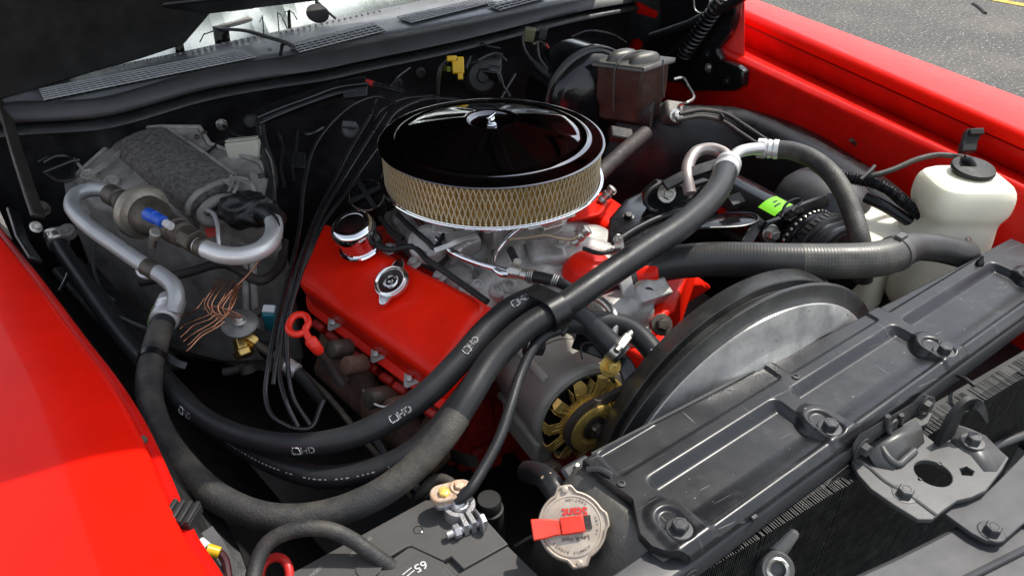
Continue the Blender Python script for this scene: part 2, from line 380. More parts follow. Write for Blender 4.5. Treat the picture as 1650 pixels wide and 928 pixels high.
# bracket clip on the fender flange
clip = thing('hose_clip', P(1560,235,.87), 'black rubber hose clip hooked over the gutter above the white bottle', 'clip')
mb = MB(); M = frame(P(1562,227,.902), (-.45,-.55,.7), RT)
mb.rings([[M @ V(x_, y_, z_) for x_, z_ in ((-.013+dx,-.01),(.013+dx,-.01),(.013+dx,.008),(-.013+dx,.008))] for y_, dx in ((-.022,-.006),(-.004,-.002),(.0,.001),(.020,.008))]); obj('clip_body', mb, BLKM, clip, bevel=.002)
mb = MB(); mb.box((.008,.012,.011), (.024,.012,.007), M); obj('clip_tab', mb, BLKM, clip, bevel=.002)
# --- far inner fender (black splash panel)
up_ = PC([(1000,150,.80),(1100,168,.80),(1180,172,.80),(1250,188,.80),(1310,208,.80),(1350,236,.80),(1400,268,.80),(1445,300,.795),(1500,350,.78),(1580,420,.75)], .03)
lo_ = PC([(985,172,.79),(1085,188,.79),(1185,196,.79),(1250,222,.79),(1300,250,.79),(1345,285,.785),(1390,318,.78),(1430,350,.77),(1480,400,.75),(1560,470,.72)], .03)
n = min(len(up_), len(lo_)); rs = lambda c: [c[int(i*(len(c)-1)/(n-1))] for i in range(n)]
U_, L2 = rs(up_), rs(lo_)
R = [[u_+V(.03,.0,-.05), u_+V(.004,0,-.004), u_, u_.lerp(l_, .5)+V(0,0,.012), l_, l_+V(-.015,-.005,-.03), l_+V(-.06,-.01,-.17), l_+V(-.10,-.02,-.40)] for u_, l_ in zip(U_, L2)]
mb = MB(); mb.rings(R, close=False)
inf = obj('inner_fender', mb, BLK, solid=.002, ang=60)
tag(inf, 'black inner fender panel below the far red fender gutter', 'inner fender')
# --- near fender
edge = [P(x, y, .872) for x, y in [(-150,200),(-60,300),(0,375),(55,445),(110,520),(165,592),(196,640),(222,690),(246,745),(268,800),(290,848),(318,890),(340,930),(368,1010)]]
edge = curve(edge, .02)
nf = thing('front_fender', V(-.85,-.1,0), 'near red front fender filling the lower left corner with a soft shade line across it', 'fender', 'front fenders of the red car')
R = []
for e in edge:
    R.append(fillet([V(e.x-.50, e.y, .30), V(e.x-.46, e.y, .74), V(e.x-.40,e.y,.855), V(e.x-.25,e.y,.888), V(e.x-.05,e.y,.880), e+V(-.014,0,.0), e+V(0,0,-.006), e+V(.001,0,-.022)], .02, 5))
mb = MB(); mb.rings(R, close=False); obj('fender_skin', mb, RED, nf, solid=.0015, ang=75)
R = [[e+V(-.012,0,-.018), e+V(.008,0,-.02), e+V(.011,0,-.024), e+V(.009,0,-.05)] for e in edge[len(edge)//3:]]
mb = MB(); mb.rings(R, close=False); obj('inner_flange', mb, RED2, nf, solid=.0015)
R = [[e+V(-.02,0,-.034), e+V(.010,0,-.04), e+V(.03,.01,-.12), e+V(.10,.0,-.30), e+V(.2,0,-.48)] for e in edge]
mb = MB(); mb.rings(R, close=False)
tag(obj('inner_fender', mb, BLKM, solid=.002, ang=60), 'dull black inner fender panel dropping away beside the near red fender', 'inner fender')
bp = thing('rubber_bumper', P(292,838,.865), 'ribbed black rubber hood bumper on the near fender edge', 'bumper')
mb = MB(); M = frame(P(295,834,.852), Z, (.8,-.6,0))
for k in range(4): mb.box((-.011+k*.0075, 0, .0095), (.0052,.026,.004), M)
mb.box((0,0,.002), (.028,.026,.011), M); obj('bumper_block', mb, BLKM, bp, bevel=.0015)
mb = MB(); mb.lathe([(.006,-.012),(.006,.004),(.0045,.006)], frame(P(227,712,.852), (.6,-.3,.8)), 12); 
tag(obj('fender_stud', mb, BROWN), 'short dark stud on the inner edge of the near red fender', 'stud')

# ================================================================== hood
HA = math.radians(40); hd = V(0,-math.cos(HA), math.sin(HA)); hn = V(0,math.sin(HA), math.cos(HA))
h0 = V(0,.790,1.028)
hood = thing('hood', V(0,.76,1.0), 'raised hood, its black underside at the upper left above the cowl', 'hood')
mb = MB(); M = Matrix(((1,hd.x,hn.x,h0.x),(0,hd.y,hn.y,h0.y),(0,hd.z,hn.z,h0.z),(0,0,0,1)))
mb.prism([(-.80,0),(.80,0),(.64,1.34),(-.64,1.34)], 0, .012, M); obj('hood_skin', mb, BLK, hood, bevel=.003)
mb = MB()
for q in (-.62,-.2,.2,.62): mb.prism([(q-.03,.02),(q+.03,.02),(q*.80+.03,1.27),(q*.80-.03,1.27)], -.022, .001, M)
for q, h_w in ((.03,.76),(1.26,.62)): mb.prism([(-h_w,q),(h_w,q),(h_w,q+.06),(-h_w,q+.06)], -.026, -.001, M)
obj('hood_frame', mb, BLK, hood, bevel=.006)
q1 = [P(*a_) for a_ in ((296,74,.968),(225,98,.966),(150,119,.966),(20,158,.966),(-90,190,.966))]
q0 = [PY(a_, b_, p_.y-.012) for (a_, b_), p_ in zip(((372,-14),(262,-30),(180,-40),(40,-40),(-80,-40)), q1)]
mb = MB(); mb.rings([[p0, p1, p1+V(0,.02,.01), p0+V(0,.02,.01)] for p0, p1 in zip(q0, q1)]); obj('corner_brace', mb, BLKM, hood, bevel=.006)
mb = MB(); mb.tube(PC([(60,64,1.03),(120,46,1.035),(160,36,1.04),(205,24,1.045),(300,6,1.05)], .01), [.006]+[.011]*200 if 0 else .010, 10); obj('brace_sheen', mb, SEAL, hood)  # grey tube stands in for the faint reflection on the underside brace
mb = MB(); mb.box(P(100,88,1.0), (.035,.012,.012), frame((0,0,0), Z, (.95,.1,.3)).to_4x4()) if 0 else mb.box((0,0,0), (.034,.012,.012), frame(P(100,89,1.0), (0,-.6,.8), (.95,.1,.3)))
obj('rubber_stop', mb, SEAL, hood, bevel=.002)
# near hinge bar
hg = thing('hood_hinge', P(40,300,.86), 'dull brown-black hood hinge link at the left edge of the bay', 'hinge', 'hood hinges')
mb = MB(); mb.ribbon([P(-12,110,.98), P(8,180,.95), P(30,255,.92), P(52,322,.89), P(62,350,.875)], .022, .008, (.6,-.7,.3)); obj('link_bar', mb, mat('aged hinge steel', (.05,.042,.038), .5, metal=.4, var=.3, rvar=.1), hg, bevel=.0025)
mb = MB(); mb.ribbon([P(20,340,.87), P(35,385,.865), P(58,420,.86)], .02, .006, (.6,-.7,.3)); obj('lower_link', mb, BLK, hg, bevel=.002)
bolt(hg, P(68,336,.872), (.5,-.6,.5), .008, BROWN)
bolt(hg, P(58,366,.866), (.5,-.6,.5), .006, ZINC)
# far hinge
hgx = .800
def PXp(px, py, x):
    r = FW + RT*((px-PW/2)/PF) - UP*((py-PH/2)/PF); return CAMP + r*((x-CAMP.x)/r.x)
hg2 = thing('hood_hinge', V(hgx,.6,.85), 'big black hood hinge assembly at the top right behind the brake master cylinder', 'hinge', 'hood hinges')
out = [(1188,-20),(1184,28),(1174,56),(1154,80),(1160,97),(1188,108),(1197,116),(1195,140),(1180,147),(1110,147),(1085,120),(1062,100),(1040,96),(1038,70),(1058,55),(1064,30),(1060,-20)]
mb = MB(); mb.rings([[PXp(a_, b_, hgx) for a_, b_ in out], [PXp(a_, b_, hgx)+V(.022,0,0) for a_, b_ in out]]); obj('hinge_plate', mb, BLKG, hg2, bevel=.004)
mb = MB(); mb.tube([PXp(1050,60,hgx-.03), PXp(1110,40,hgx-.03), PXp(1180,5,hgx-.03), PXp(1220,-20,hgx-.03)], .012, 10)
mb.tube([PXp(1070,95,hgx-.02), PXp(1100,70,hgx-.02), PXp(1140,20,hgx-.02)], .007, 8); obj('hinge_arm', mb, BLK, hg2)
pts = []; c0, c1 = PXp(1100,92,hgx-.03), PXp(1168,-8,hgx-.03); M = frame(c0, c1-c0); Ls = (c1-c0).length
mb = MB(); mb.tube([M @ V(.016*math.cos(k*.5), .016*math.sin(k*.5), Ls*k/200) for k in range(201)], .0035, 6); obj('hinge_spring', mb, BLK, hg2)
bolt(hg2, PXp(1140,90,hgx), (-1,-.2,0), .009, BLKG); bolt(hg2, PXp(1172,132,hgx), (-1,-.2,0), .009, BLKG); bolt(hg2, PXp(1142,110,hgx), (-1,-.2,0), .007, ZINC)
mb = MB(); mb.tube(curve([PXp(1118,0,hgx-.04), PXp(1120,16,hgx-.04), PXp(1130,22,hgx-.04), PXp(1140,16,hgx-.04), PXp(1144,2,hgx-.04)]), .002, 6)
tag(obj('wire_loop', mb, ZINC), 'thin bare wire loop hanging at the far hood hinge', 'wire')
hole_ = lambda pts: [(lambda p: (p.y, p.z))(PXp(a_, b_, hgx+.03)) for a_, b_ in pts]
me = plate_mesh([hole_([(925,-30),(1070,-30),(1075,60),(1085,110),(1105,140),(1110,172),(1000,215),(930,215)]), hole_([(1000,2),(1030,4),(1062,20),(1058,31),(1030,24),(1004,14)]), hole_([(1012,64),(1030,62),(1038,70),(1028,92),(1006,90)])], .004, 'hinge_mount')
me.transform(Matrix(((0,0,1,hgx+.03),(1,0,0,0),(0,1,0,0),(0,0,0,1)))); obj('hinge_mount', me, BLKM, hg2)
# red side panel behind the hinge
R = [[PXp(a_, b_, .852) for b_ in (-40, 30, 100, 175)] for a_ in (940, 1020, 1100, 1200)]
mb = MB(); mb.rings(R, close=False); demote(hg, hood, 'link_bar'); demote(hg2, hood, 'hinge_plate')
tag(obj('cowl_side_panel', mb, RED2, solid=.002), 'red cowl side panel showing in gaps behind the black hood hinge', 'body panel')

# ================================================================== cowl, windshield, firewall
FL = [(-60,185),(15,168),(90,166),(165,161),(300,123),(395,104),(483,90),(548,73),(700,45),(900,4),(1000,-16),(1090,-40)]
BL = [(-60,208),(20,197),(95,193),(170,186),(330,143),(430,125),(520,112),(575,100),(730,68),(930,20),(1030,2),(1100,-10)]
RL = [(-60,172),(25,156),(70,142),(110,126),(300,85),(360,72),(430,57),(480,46),(640,12),(790,-20),(900,-44),(960,-60)]
def line(pts, z, n=60):
    c = PC([(a_, b_, z) for a_, b_ in pts], .01); return [c[int(i*(len(c)-1)/(n-1))] for i in range(n)]
fl, bl, rl = line(FL, .955), line(BL, .935), line(RL, .960)
cowl = thing('cowl', V(0,.7,.95), 'grey cowl vent panel with mesh grilles between firewall and windshield', 'cowl')
mb = MB(); mb.rings([[r+V(0,.03,-.02), r+V(0,.004,.0), r+V(0,-.002,.004), r.lerp(f_, .3)+V(0,0,.001), r.lerp(f_, .7), f_+V(0,.004,0), f_+V(0,0,-.006)] for r, f_ in zip(rl, fl)], close=False)
obj('vent_panel', mb, COWL, cowl, solid=.002, ang=60)
mb = MB()
R = [[f_+V(0,.004,-.003), f_.lerp(b_, .12)+V(0,0,.008), f_.lerp(b_, .5)+V(0,-.004,.012), f_.lerp(b_, .88)+V(0,-.004,.004), b_, b_+V(0,.015,-.01)] for f_, b_ in zip(fl, bl)]
mb.rings(R, close=False); obj('rubber_seal', mb, SEAL, cowl, solid=.003, ang=70)
GSHADE = mat('painted grille shade', (.006,.006,.006), .9, spec=.1)  # black colour stands in for the shade below the grille bars
def grille(c, nl, nc):
    """c: four pixel corners TL, TR, BR, BL on the cowl"""
    q = [P(a_, b_, .9615) for a_, b_ in c]
    g = lambda u, v: q[0].lerp(q[1], u).lerp(q[3].lerp(q[2], u), v)
    mb = MB(); mb.add([p+V(0,0,-.0005) for p in q], [(0,1,2,3)]); obj('grille_shade', mb, GSHADE, cowl)  # flat black patch on the panel, painted shade instead of a recess
    mb = MB()
    for k in range(nl+1): mb.ribbon([g(u/8, k/nl)+V(0,0,.003) for u in range(9)], .0015, .0025, Z)
    for k in range(nc+1): mb.ribbon([g(k/nc, v/3)+V(0,0,.0015) for v in range(4)], .0013, .002, Z)
    tag(obj('grille_bars', mb, BARM, cowl), kind='stuff')
grille([(64,147),(386,83),(412,94),(72,163)], 5, 30)
grille([(467,74),(602,39),(622,51),(484,86)], 4, 14)
grille([(640,30),(770,0),(800,4),(664,38)], 5, 13)
grille([(786,10),(862,-8),(880,-2),(806,18)], 3, 8)
mb = MB()
for k in range(26):
    t = k/25; p = P(170+250*t, 113-56*t, .966); mb.lathe([(.003,-.003),(.003,.0008),(.0015,.0016)], Matrix.Translation(p), 8)
for k in range(18):
    t = k/17; p = P(452+160*t, 53-36*t, .966); mb.lathe([(.0026,-.003),(.0026,.0008),(.0014,.0015)], Matrix.Translation(p), 8)
tag(obj('edge_beads', mb, COWL, cowl), kind='stuff')
for q in ((107,128),(435,82)): bolt(cowl, P(*q, .963), Z, .004, COWL)
# windshield with silver sunshade
gm = bpy.data.materials.new('windshield glass'); gm.use_nodes = True; gn = gm.node_tree; gn.nodes.clear()
go = gn.nodes.new('ShaderNodeOutputMaterial'); gx = gn.nodes.new('ShaderNodeMixShader'); gt = gn.nodes.new('ShaderNodeBsdfTransparent'); gg = gn.nodes.new('ShaderNodeBsdfGlossy'); gf = gn.nodes.new('ShaderNodeFresnel')
gt.inputs[0].default_value = (.86,.9,.88,1); gg.inputs['Roughness'].default_value = .02; gf.inputs[0].default_value = 1.3
gn.links.new(gf.outputs[0], gx.inputs[0]); gn.links.new(gt.outputs[0], gx.inputs[1]); gn.links.new(gg.outputs[0], gx.inputs[2]); gn.links.new(gx.outputs[0], go.inputs[0])
ws = V(0,.42,.30)
mb = MB(); mb.rings([[r+V(0,.006,.0), r+ws*.5, r+ws] for r in rl], close=False)
tag(obj('windshield', mb, gm, solid=.004), 'windshield glass above the cowl with silver shade showing through', 'windshield')
nt = SILV.node_tree; tc = nt.nodes.new('ShaderNodeTexCoord'); sx = nt.nodes.new('ShaderNodeSeparateXYZ'); nt.links.new(tc.outputs['Object'], sx.inputs[0])
def sn(o_, k):
    a_ = nt.nodes.new('ShaderNodeMath'); a_.operation = 'MULTIPLY'; a_.inputs[1].default_value = k; nt.links.new(o_, a_.inputs[0])
    b_ = nt.nodes.new('ShaderNodeMath'); b_.operation = 'SINE'; nt.links.new(a_.outputs[0], b_.inputs[0])
    c_ = nt.nodes.new('ShaderNodeMath'); c_.operation = 'ABSOLUTE'; nt.links.new(b_.outputs[0], c_.inputs[0]); return c_.outputs[0]
mn = nt.nodes.new('ShaderNodeMath'); mn.operation = 'MINIMUM'; nt.links.new(sn(sx.outputs[0], 520), mn.inputs[0]); nt.links.new(sn(sx.outputs[2], 620), mn.inputs[1])
bp_ = nt.nodes.new('ShaderNodeBump'); bp_.inputs['Distance'].default_value = .0016; bp_.inputs['Strength'].default_value = .9
nt.links.new(mn.outputs[0], bp_.inputs['Height']); nt.links.new(bp_.outputs[0], nt.nodes['Principled BSDF'].inputs['Normal'])
off = V(0,.028,-.012)
R = []
for i, r in enumerate(rl):
    row = []
    for k in range(7):
        w_ = .004*math.sin(i*.9+k*1.7)+.005*math.sin(i*.37-k)
        row.append(r+ws*(k/6)+off+V(0,-w_*.5,w_))
    R.append(row)
mb = MB(); mb.rings(R, close=False)
shade = tag(obj('sunshade', mb, SILV, solid=.003), 'silver quilted sunshade inside the windshield', 'sunshade')
for pl in ([(418,38),(424,24),(440,20),(452,26),(462,48)], [(455,36),(458,22),(466,19),(472,24),(478,34)], [(322,70),(328,58),(345,52)]):
    mb = MB(); mb.tube([P(a_, b_, .985)+V(0,-.006,.004) for a_, b_ in pl], .0014, 6); obj('seam', mb, SEAL, shade)
mb = MB(); M = frame(P(510,26,.985)+V(0,-.012,.008), (0,-.6,.8), X); mb.lathe([(.026,-.002),(.026,.002)], M, 24); obj('suction_patch', mb, BLKM, shade)
mb = MB(); mb.tube(curve([P(505,-4,1.0), P(520,12,.992), P(540,30,.985)]), .003, 6); obj('cord_edge', mb, SEAL, shade)
wp = thing('windshield_wiper', P(400,48,.98), 'dark bent wiper arm lying across the grey cowl panel', 'wiper')
mb = MB(); mb.ribbon(PC([(328,42,.985),(360,47,.985),(395,50,.985),(430,60,.982),(462,70,.975),(474,77,.968)], .01), .010, .006, Z); obj('arm', mb, SEAL, wp, bevel=.002)
mb = MB(); mb.ribbon(PC([(340,46,.98),(380,38,.992),(404,30,.997)], .01), .022, .008, Z); obj('pivot_cover', mb, CASE, wp, bevel=.003)
mb = MB(); mb.tube(PC([(474,76,.968),(458,70,.972),(452,88,.965)], .01), .004, 8); obj('washer_tube', mb, BLK, wp)
# firewall
fw = thing('firewall', V(0,.75,.4), 'dull black firewall at the back of the engine bay below the cowl seal', 'firewall')
mb = MB(); mb.rings([[b_+V(0,.016,-.006), b_+V(0,-.006,-.016), b_+V(0,-.008,-.022), b_+V(0,.004,-.03), b_+V(0,.012,-.10), b_+V(0,.02,-.26), b_+V(0,.0,-.60)] for b_ in bl], close=False)
obj('firewall_sheet', mb, BLKD, fw, solid=.002, ang=50)
mb = MB(); mb.tube(PC([(60,262,.86),(150,215,.87),(260,170,.885),(330,148,.90),(470,130,.91),(620,98,.92)], .01), .004, 8); obj('seam_bead', mb, BLKD, fw)
for q in ((357,201,.87),(480,145,.89),(427,156,.88)): bolt(fw, P(*q), (0,-1,.1), .007 if q[0]==357 else .005, ZINC if q[0]==357 else BLK)
for q in ((677,118,.88),(640,135,.87)):
    mb = MB(); mb.lathe([(.013,-.004),(.013,.003),(.009,.006),(.006,.006),(.006,.002)], frame(P(*q), (0,-1,.1)), 18); obj('grommet', mb, BLKM, fw)
# black sheet under the bay, added to deepen the darkness there
mb = MB(); mb.add([V(-1.0,-1.0,.34), V(1.2,-1.0,.34), V(1.2,1.0,.34), V(-1.0,1.0,.34)], [(0,1,2,3)])
tag(obj('darkening_sheet', mb, BLKM, solid=.003), 'black underpan added to darken the bottom of the engine bay', 'filler sheet')
mb = MB(); mb.rings([[p for p in [V(-.55,-.62,z_), V(.9,-.62,z_), V(.9,-.50,z_), V(-.55,-.50,z_)]] for z_ in (.40,.50)])
tag(obj('crossmember', mb, BLK, bevel=.01), 'black front crossmember low in the engine bay', 'crossmember')
# ================================================================== RADIATOR TOP PANEL (height field)
E1 = P(940,740,.83); E2 = P(1590,405,.83); pu = (E2-E1).normalized(); pv = V(pu.y, -pu.x, 0)
PM = Matrix(((pu.x,pv.x,0,E1.x),(pu.y,pv.y,0,E1.y),(0,0,1,.83),(0,0,0,1)))   # note: left-handed, only used for points
def PL(u, v, h=0.0): return E1 + pu*u + pv*(v-.05*u) + V(0,0,h)
pn = (pv+pu*.05).normalized()
def panel_heights(U, W):
    def sdr(cx, cy, hx, hy, r):
        qx = np.abs(U-cx)-hx+r; qy = np.abs(W-cy)-hy+r
        return np.minimum(np.maximum(qx,qy),0)+np.hypot(np.maximum(qx,0),np.maximum(qy,0))-r
    H = np.zeros_like(U)
    pads = [(.022,.124),(.262,.127),(.498,.129),(.775,.129)]
    rec = np.zeros_like(U)
    for a_, b_ in ((.040,.247),(.277,.496),(.520,.764)):
        s_ = sdr((a_+b_)/2, .098, (b_-a_)/2, .043, .010)
        rec = np.maximum(rec, smooth(.004, -.005, s_)*smooth(.056, .072, W)*(.35*smooth(.141,.134,W)+.65*smooth(.136,.110,W)))
    pad = np.zeros_like(U); slot = np.zeros_like(U)
    for k, (a_, b_) in enumerate(pads):
        s_ = np.minimum(np.hypot(U-a_-.003, W-b_+.014)-.023, sdr(a_+.003, b_+.02, .023, .034, .01))
        pad = np.maximum(pad, smooth(.006, -.003, s_))
        s2 = sdr(a_, b_-.006, .0115, .020, .011); slot = np.maximum(slot, smooth(.003, -.002, s2))
    H -= .0105*rec*(1-pad)
    H += .003*pad*(1-slot)
    # rear strip: shallow flats
    for a_, b_, y0, y1 in ((.018,.285,.004,.040),(.30,.490,-.02,.042),(.518,.77,-.02,.040)):
        s_ = sdr((a_+b_)/2, (y0+y1)/2, (b_-a_)/2, (y1-y0)/2, .004); H -= .0035*smooth(.0025, -.002, s_)
    H += .0015*np.exp(-((W-.140)/.004)**2)
    H -= .006*smooth(.143, .151, W)
    return H
nu, nv = 520, 110
gu, gv = np.meshgrid(np.linspace(0,1,nu), np.linspace(0,1,nv), indexing='ij')
UU = gu*.86; W0 = .05*UU; VV = W0+(.150-W0)*gv
ul = np.interp(VV, [0,.03,.07,.105,.122,.138,.150], [.0,.002,.010,-.012,-.012,-.002,.012])
UU = ul + gu*(.86-ul)
HH = panel_heights(UU, VV)
rtp = thing('radiator_top_cover', PL(.4,.08,-.02), 'satin grey-black pressed panel with recessed bays across the top of the radiator', 'panel')
mb = MB(); R = []
for i in range(nu):
    row = [PL(UU[i,0], VV[i,0]-.001, -.026), PL(UU[i,0], VV[i,0]-.001, -.004)] if True else []
    row += [PL(UU[i,j], VV[i,j], HH[i,j]) for j in range(nv)]
    row += [PL(UU[i,-1], .1512, -.009), PL(UU[i,-1], .1515, -.013)]
    R.append(row)
mb.rings(R, close=False)
# left end drop
mb.rings([[r_ for r_ in R[0][2:-2]], [r_+V(-.001,0,-.003) for r_ in R[0][2:-2]], [r_+V(-.001,0,-.010) for r_ in R[0][2:-2]]], close=False)
obj('pressed_sheet', mb, PLATE, rtp, ang=55)
for u_, v_ in ((.0225,.1245),(.2605,.1275),(.497,.1315),(.775,.131)):
    bolt(rtp, PL(u_, v_, .0005), Z, .0085, PLATE2)
for u_, v_ in ((.012,.049),(.30,.05)):
    mb = MB(); mb.lathe([(.0045,0),(.0045,.0012),(.0028,.0014),(.0026,-.002)], frame(PL(u_,v_,.0005), Z), 14); obj('rivet', mb, PLATE2, rtp)
mb = MB(); mb.lathe([(.006,0),(.006,.004),(.0035,.008),(.0015,.016)], frame(PL(.742,.052,.0), Z), 12); obj('locating_pin', mb, BLK, rtp)
mb = MB(); mb.tube(curve([PL(-.004,.012,-.002), PL(.004,.022,.003), PL(.010,.036,.002)]), .0032, 8); obj('edge_curl', mb, PLATE2, rtp)
# support frame below
sup = thing('radiator_support', PL(.4,.14,-.2), 'grey painted radiator support frame under the front edge of the pressed panel', 'frame')
mb = MB(); mb.rings([[PL(u_, v_, h_) for v_, h_ in ((.116,-.015),(.143,-.0155),(.151,-.017),(.153,-.021),(.153,-.046),(.146,-.048),(.136,-.047),(.136,-.022),(.116,-.020))] for u_ in (-.17, .86)])
obj('front_rail', mb, PLATE2, sup, bevel=.002)
mb = MB(); mb.rings([[PL(u_, v_, h_) for v_, h_ in ((.15,-.044),(.285,-.12),(.285,-.13),(.15,-.054))] for u_ in (-.35, -.17)])
obj('side_gusset', mb, BLKM, sup, bevel=.003)
for u_ in (.012, -.045): bolt(sup, PL(u_,.1535,-.034), pn, .0075, PLATE2)
for u_ in (.10,.30): 
    mb = MB(); mb.hexa([PL(u_,.150,-.016),PL(u_+.008,.150,-.016),PL(u_+.008,.155,-.016),PL(u_,.155,-.016),PL(u_,.150,-.010),PL(u_+.008,.150,-.010),PL(u_+.008,.155,-.010),PL(u_,.155,-.010)]); obj('tab', mb, PLATE2, sup, bevel=.001)
# ------------------------------------------------------------------ condenser core
cr = thing('condenser_core', PL(.4,.13,-.4), 'dusty finned condenser core standing under the front edge of the panel', 'radiator core')
c0 = P(1140,916,.785); c1 = P(1370,776,.785); cuv = (c1-c0).normalized(); cn = V(cuv.y,-cuv.x,0)
CL = lambda u, v, z: c0 + cuv*u + cn*v + V(0,0,z)
mb = MB(); mb.rings([[CL(u_,v_,z_) for v_, z_ in ((-.030,-.001),(-.010,-.001),(-.010,-.42),(-.030,-.42))] for u_ in (-.18,.72)]); obj('core_backing', mb, BLKM, cr)
mb = MB(); k = 0; u_ = -.05
while u_ < .68:
    j = random.uniform(-.0003,.0003); k += 1; w_ = max(0, math.sin(u_*37)+math.sin(u_*91+1)-.9); t = random.uniform(-.0008,.0008)+random.uniform(-.004,.004)*w_; h_ = random.uniform(-.0008,.0004)-.0025*w_*random.random()
    a_, b_ = u_+j, u_+j+t*.3
    mb.rings([[CL(a_,-.024,h_), CL(b_,.001,h_*1.2), CL(b_,.001,-.33), CL(a_,-.024,-.33)], [CL(a_+.0011,-.024,h_), CL(b_+.0011,.001,h_*1.2), CL(b_+.0011,.001,-.33), CL(a_+.0011,-.024,-.33)]])
    u_ += .0034
tag(obj('fin', mb, FIN, cr), kind='stuff')
mb = MB()
for k in range(13): mb.rings([[CL(u_,v_,-.022-.026*k+z_) for v_, z_ in ((-.02,0),(.0002,0),(.0002,-.005),(-.02,-.005))] for u_ in (-.05,.68)])
tag(obj('cooling_tube', mb, FIN, cr), kind='stuff')
# horn / small latch casting
hc = thing('hose_fitting', P(1262,908,.74), 'small worn grey cast fitting with a round socket at the bottom edge', 'fitting')
M = frame(P(1250,916,.735), (-.35,-.55,.75))
mb = MB(); mb.lathe([(.008,.002),(.010,.007),(.0165,.008),(.019,.004),(.019,-.03)], M, 26, caps=(True,True)); obj('socket', mb, BRKT, hc)
mb = MB(); mb.lathe([(.0085,.0082),(.0105,.0095),(.0125,.0082)], M, 22, caps=(False,False)); obj('inner_ring', mb, ZINC, hc)
mb = MB(); M2 = M @ Matrix.Translation((.018,.012,-.006)); mb.box((.008,.008,0), (.036,.026,.016), M2 @ Matrix.Rotation(.5,4,'Z')); obj('arm', mb, BRKT, hc, bevel=.005)
mb = MB(); mb.box((.026,.02,.006), (.012,.014,.012), M2 @ Matrix.Rotation(.5,4,'Z')); obj('lug', mb, BRKT, hc, bevel=.003)
# ------------------------------------------------------------------ radiator tank + cap
rad = thing('radiator', PL(-.05,.06,-.3), 'dusty dark radiator tank beside the panel end with a filler neck', 'radiator')
prof = [(.030,-.030),(.010,-.014),(.003,-.011),(-.006,-.012),(-.017,-.022),(-.034,-.046),(-.050,-.075),(-.060,-.11),(-.064,-.15),(-.066,-.40),(.03,-.40)]
R = []
for v_, sc_ in ((-.012,.86),(-.006,.96),(.004,1),(.05,1.0),(.10,1.0),(.122,1.0),(.134,.97),(.140,.88)):
    R.append([PL(.0+(u_-.0)*1.0, v_, h_-(1-sc_)*.09) for u_, h_ in prof])
mb = MB(); mb.rings(R); obj('side_tank', mb, TANK, rad, bevel=.004)
capn = V(-.30,-.42,.86).normalized(); capc = P(922,847,.806)
mb = MB(); mb.cyl(capc-capn*.055, capc-capn*.008, .021, 24); mb.lathe([(.027,-.012),(.029,-.009),(.029,-.007)], frame(capc, capn), 28); obj('filler_neck', mb, TANK, rad)
# cap
cap = thing('radiator_cap', capc, 'stained tin radiator cap with a red lever and upside-down lettering', 'radiator cap')
# local axes: x towards image right, y towards image top as seen lying on the cap
cx_ = (RT - capn*RT.dot(capn)).normalized(); CM = frame(capc, capn, cx_)
def ear_outline(r, er, ex):
    o = []
    for k in range(72):
        a = 2*math.pi*k/72; rr = r
        for c_ in (math.radians(100), math.radians(-80)):
            d_ = math.atan2(math.sin(a-c_), math.cos(a-c_)); rr += ex*smooth(.34,.16,abs(d_))
        for c_ in (math.radians(10),):
            d_ = math.atan2(math.sin(a-c_), math.cos(a-c_)); rr += .003*smooth(.3,.2,abs(d_))
        o.append((rr*math.cos(a), rr*math.sin(a)))
    return o
mb = MB(); Rr = []
for sc, h in ((1.0,-.010),(1.02,-.008),(1.02,.001),(1.0,.0035),(.965,.0042),(.94,.0036),(.915,.0016)):
    Rr.append([CM @ V(x_*sc, y_*sc, h) for x_, y_ in ear_outline(.0345,.006,.0062)])
mb.rings(Rr, caps=(True, True)); obj('shell', mb, CAPM, cap)
mb = MB(); mb.lathe([(.030,.0015),(.0305,.0028),(.029,.0030),(.0284,.0022),(.0015,.0026)], CM, 48); obj('face_disc', mb, CAPM, cap)
for a_ in (100,-80):
    a_ = math.radians(a_); mb = MB(); mb.lathe([(.0034,.003),(.0034,.0046),(.002,.0052)], CM @ Matrix.Translation((.0365*math.cos(a_), .0365*math.sin(a_), 0)), 14); obj('dimple', mb, CAPM, cap)
LM = CM @ Matrix.Rotation(math.radians(8),4,'Z')
lev = MB(); lev.rings([[LM @ V(x_,y_,z_) for y_, z_ in ((-.0085,.004),(.0085,.004),(.0085,.010),(-.0085,.010))] for x_ in (.012,.002,-.012)])
lv = obj('lever', lev, LREV, cap, bevel=.0012)
mb = MB(); mb.rings([[LM @ V(x_,y_,z_+dz) for y_, z_ in ((-w_,.004),(w_,.004),(w_,.009),(-w_,.009))] for x_, w_, dz in ((-.0125,.0078,.0),(-.018,.0078,.001),(-.030,.0098,.006),(-.041,.0105,.009))]); obj('lever_tongue', mb, LREV, cap, bevel=.0012)
mb = MB(); mb.box((.0165,.001,.0035), (.006,.013,.002), LM); obj('lever_slot', mb, IRON, cap)
R180 = Matrix.Rotation(math.pi,4,'Z')
flat_text('Stant', .0125, CM @ Matrix.Translation((.003,.0135,.0031)) @ Matrix.Rotation(math.radians(4),4,'Z') @ R180, REDPR, cap, bold=.0004)
flat_text('Lev-R-Vent', .0062, CM @ Matrix.Translation((.003,-.0125,.0031)) @ Matrix.Rotation(math.radians(6),4,'Z') @ R180, BROWNP, cap)
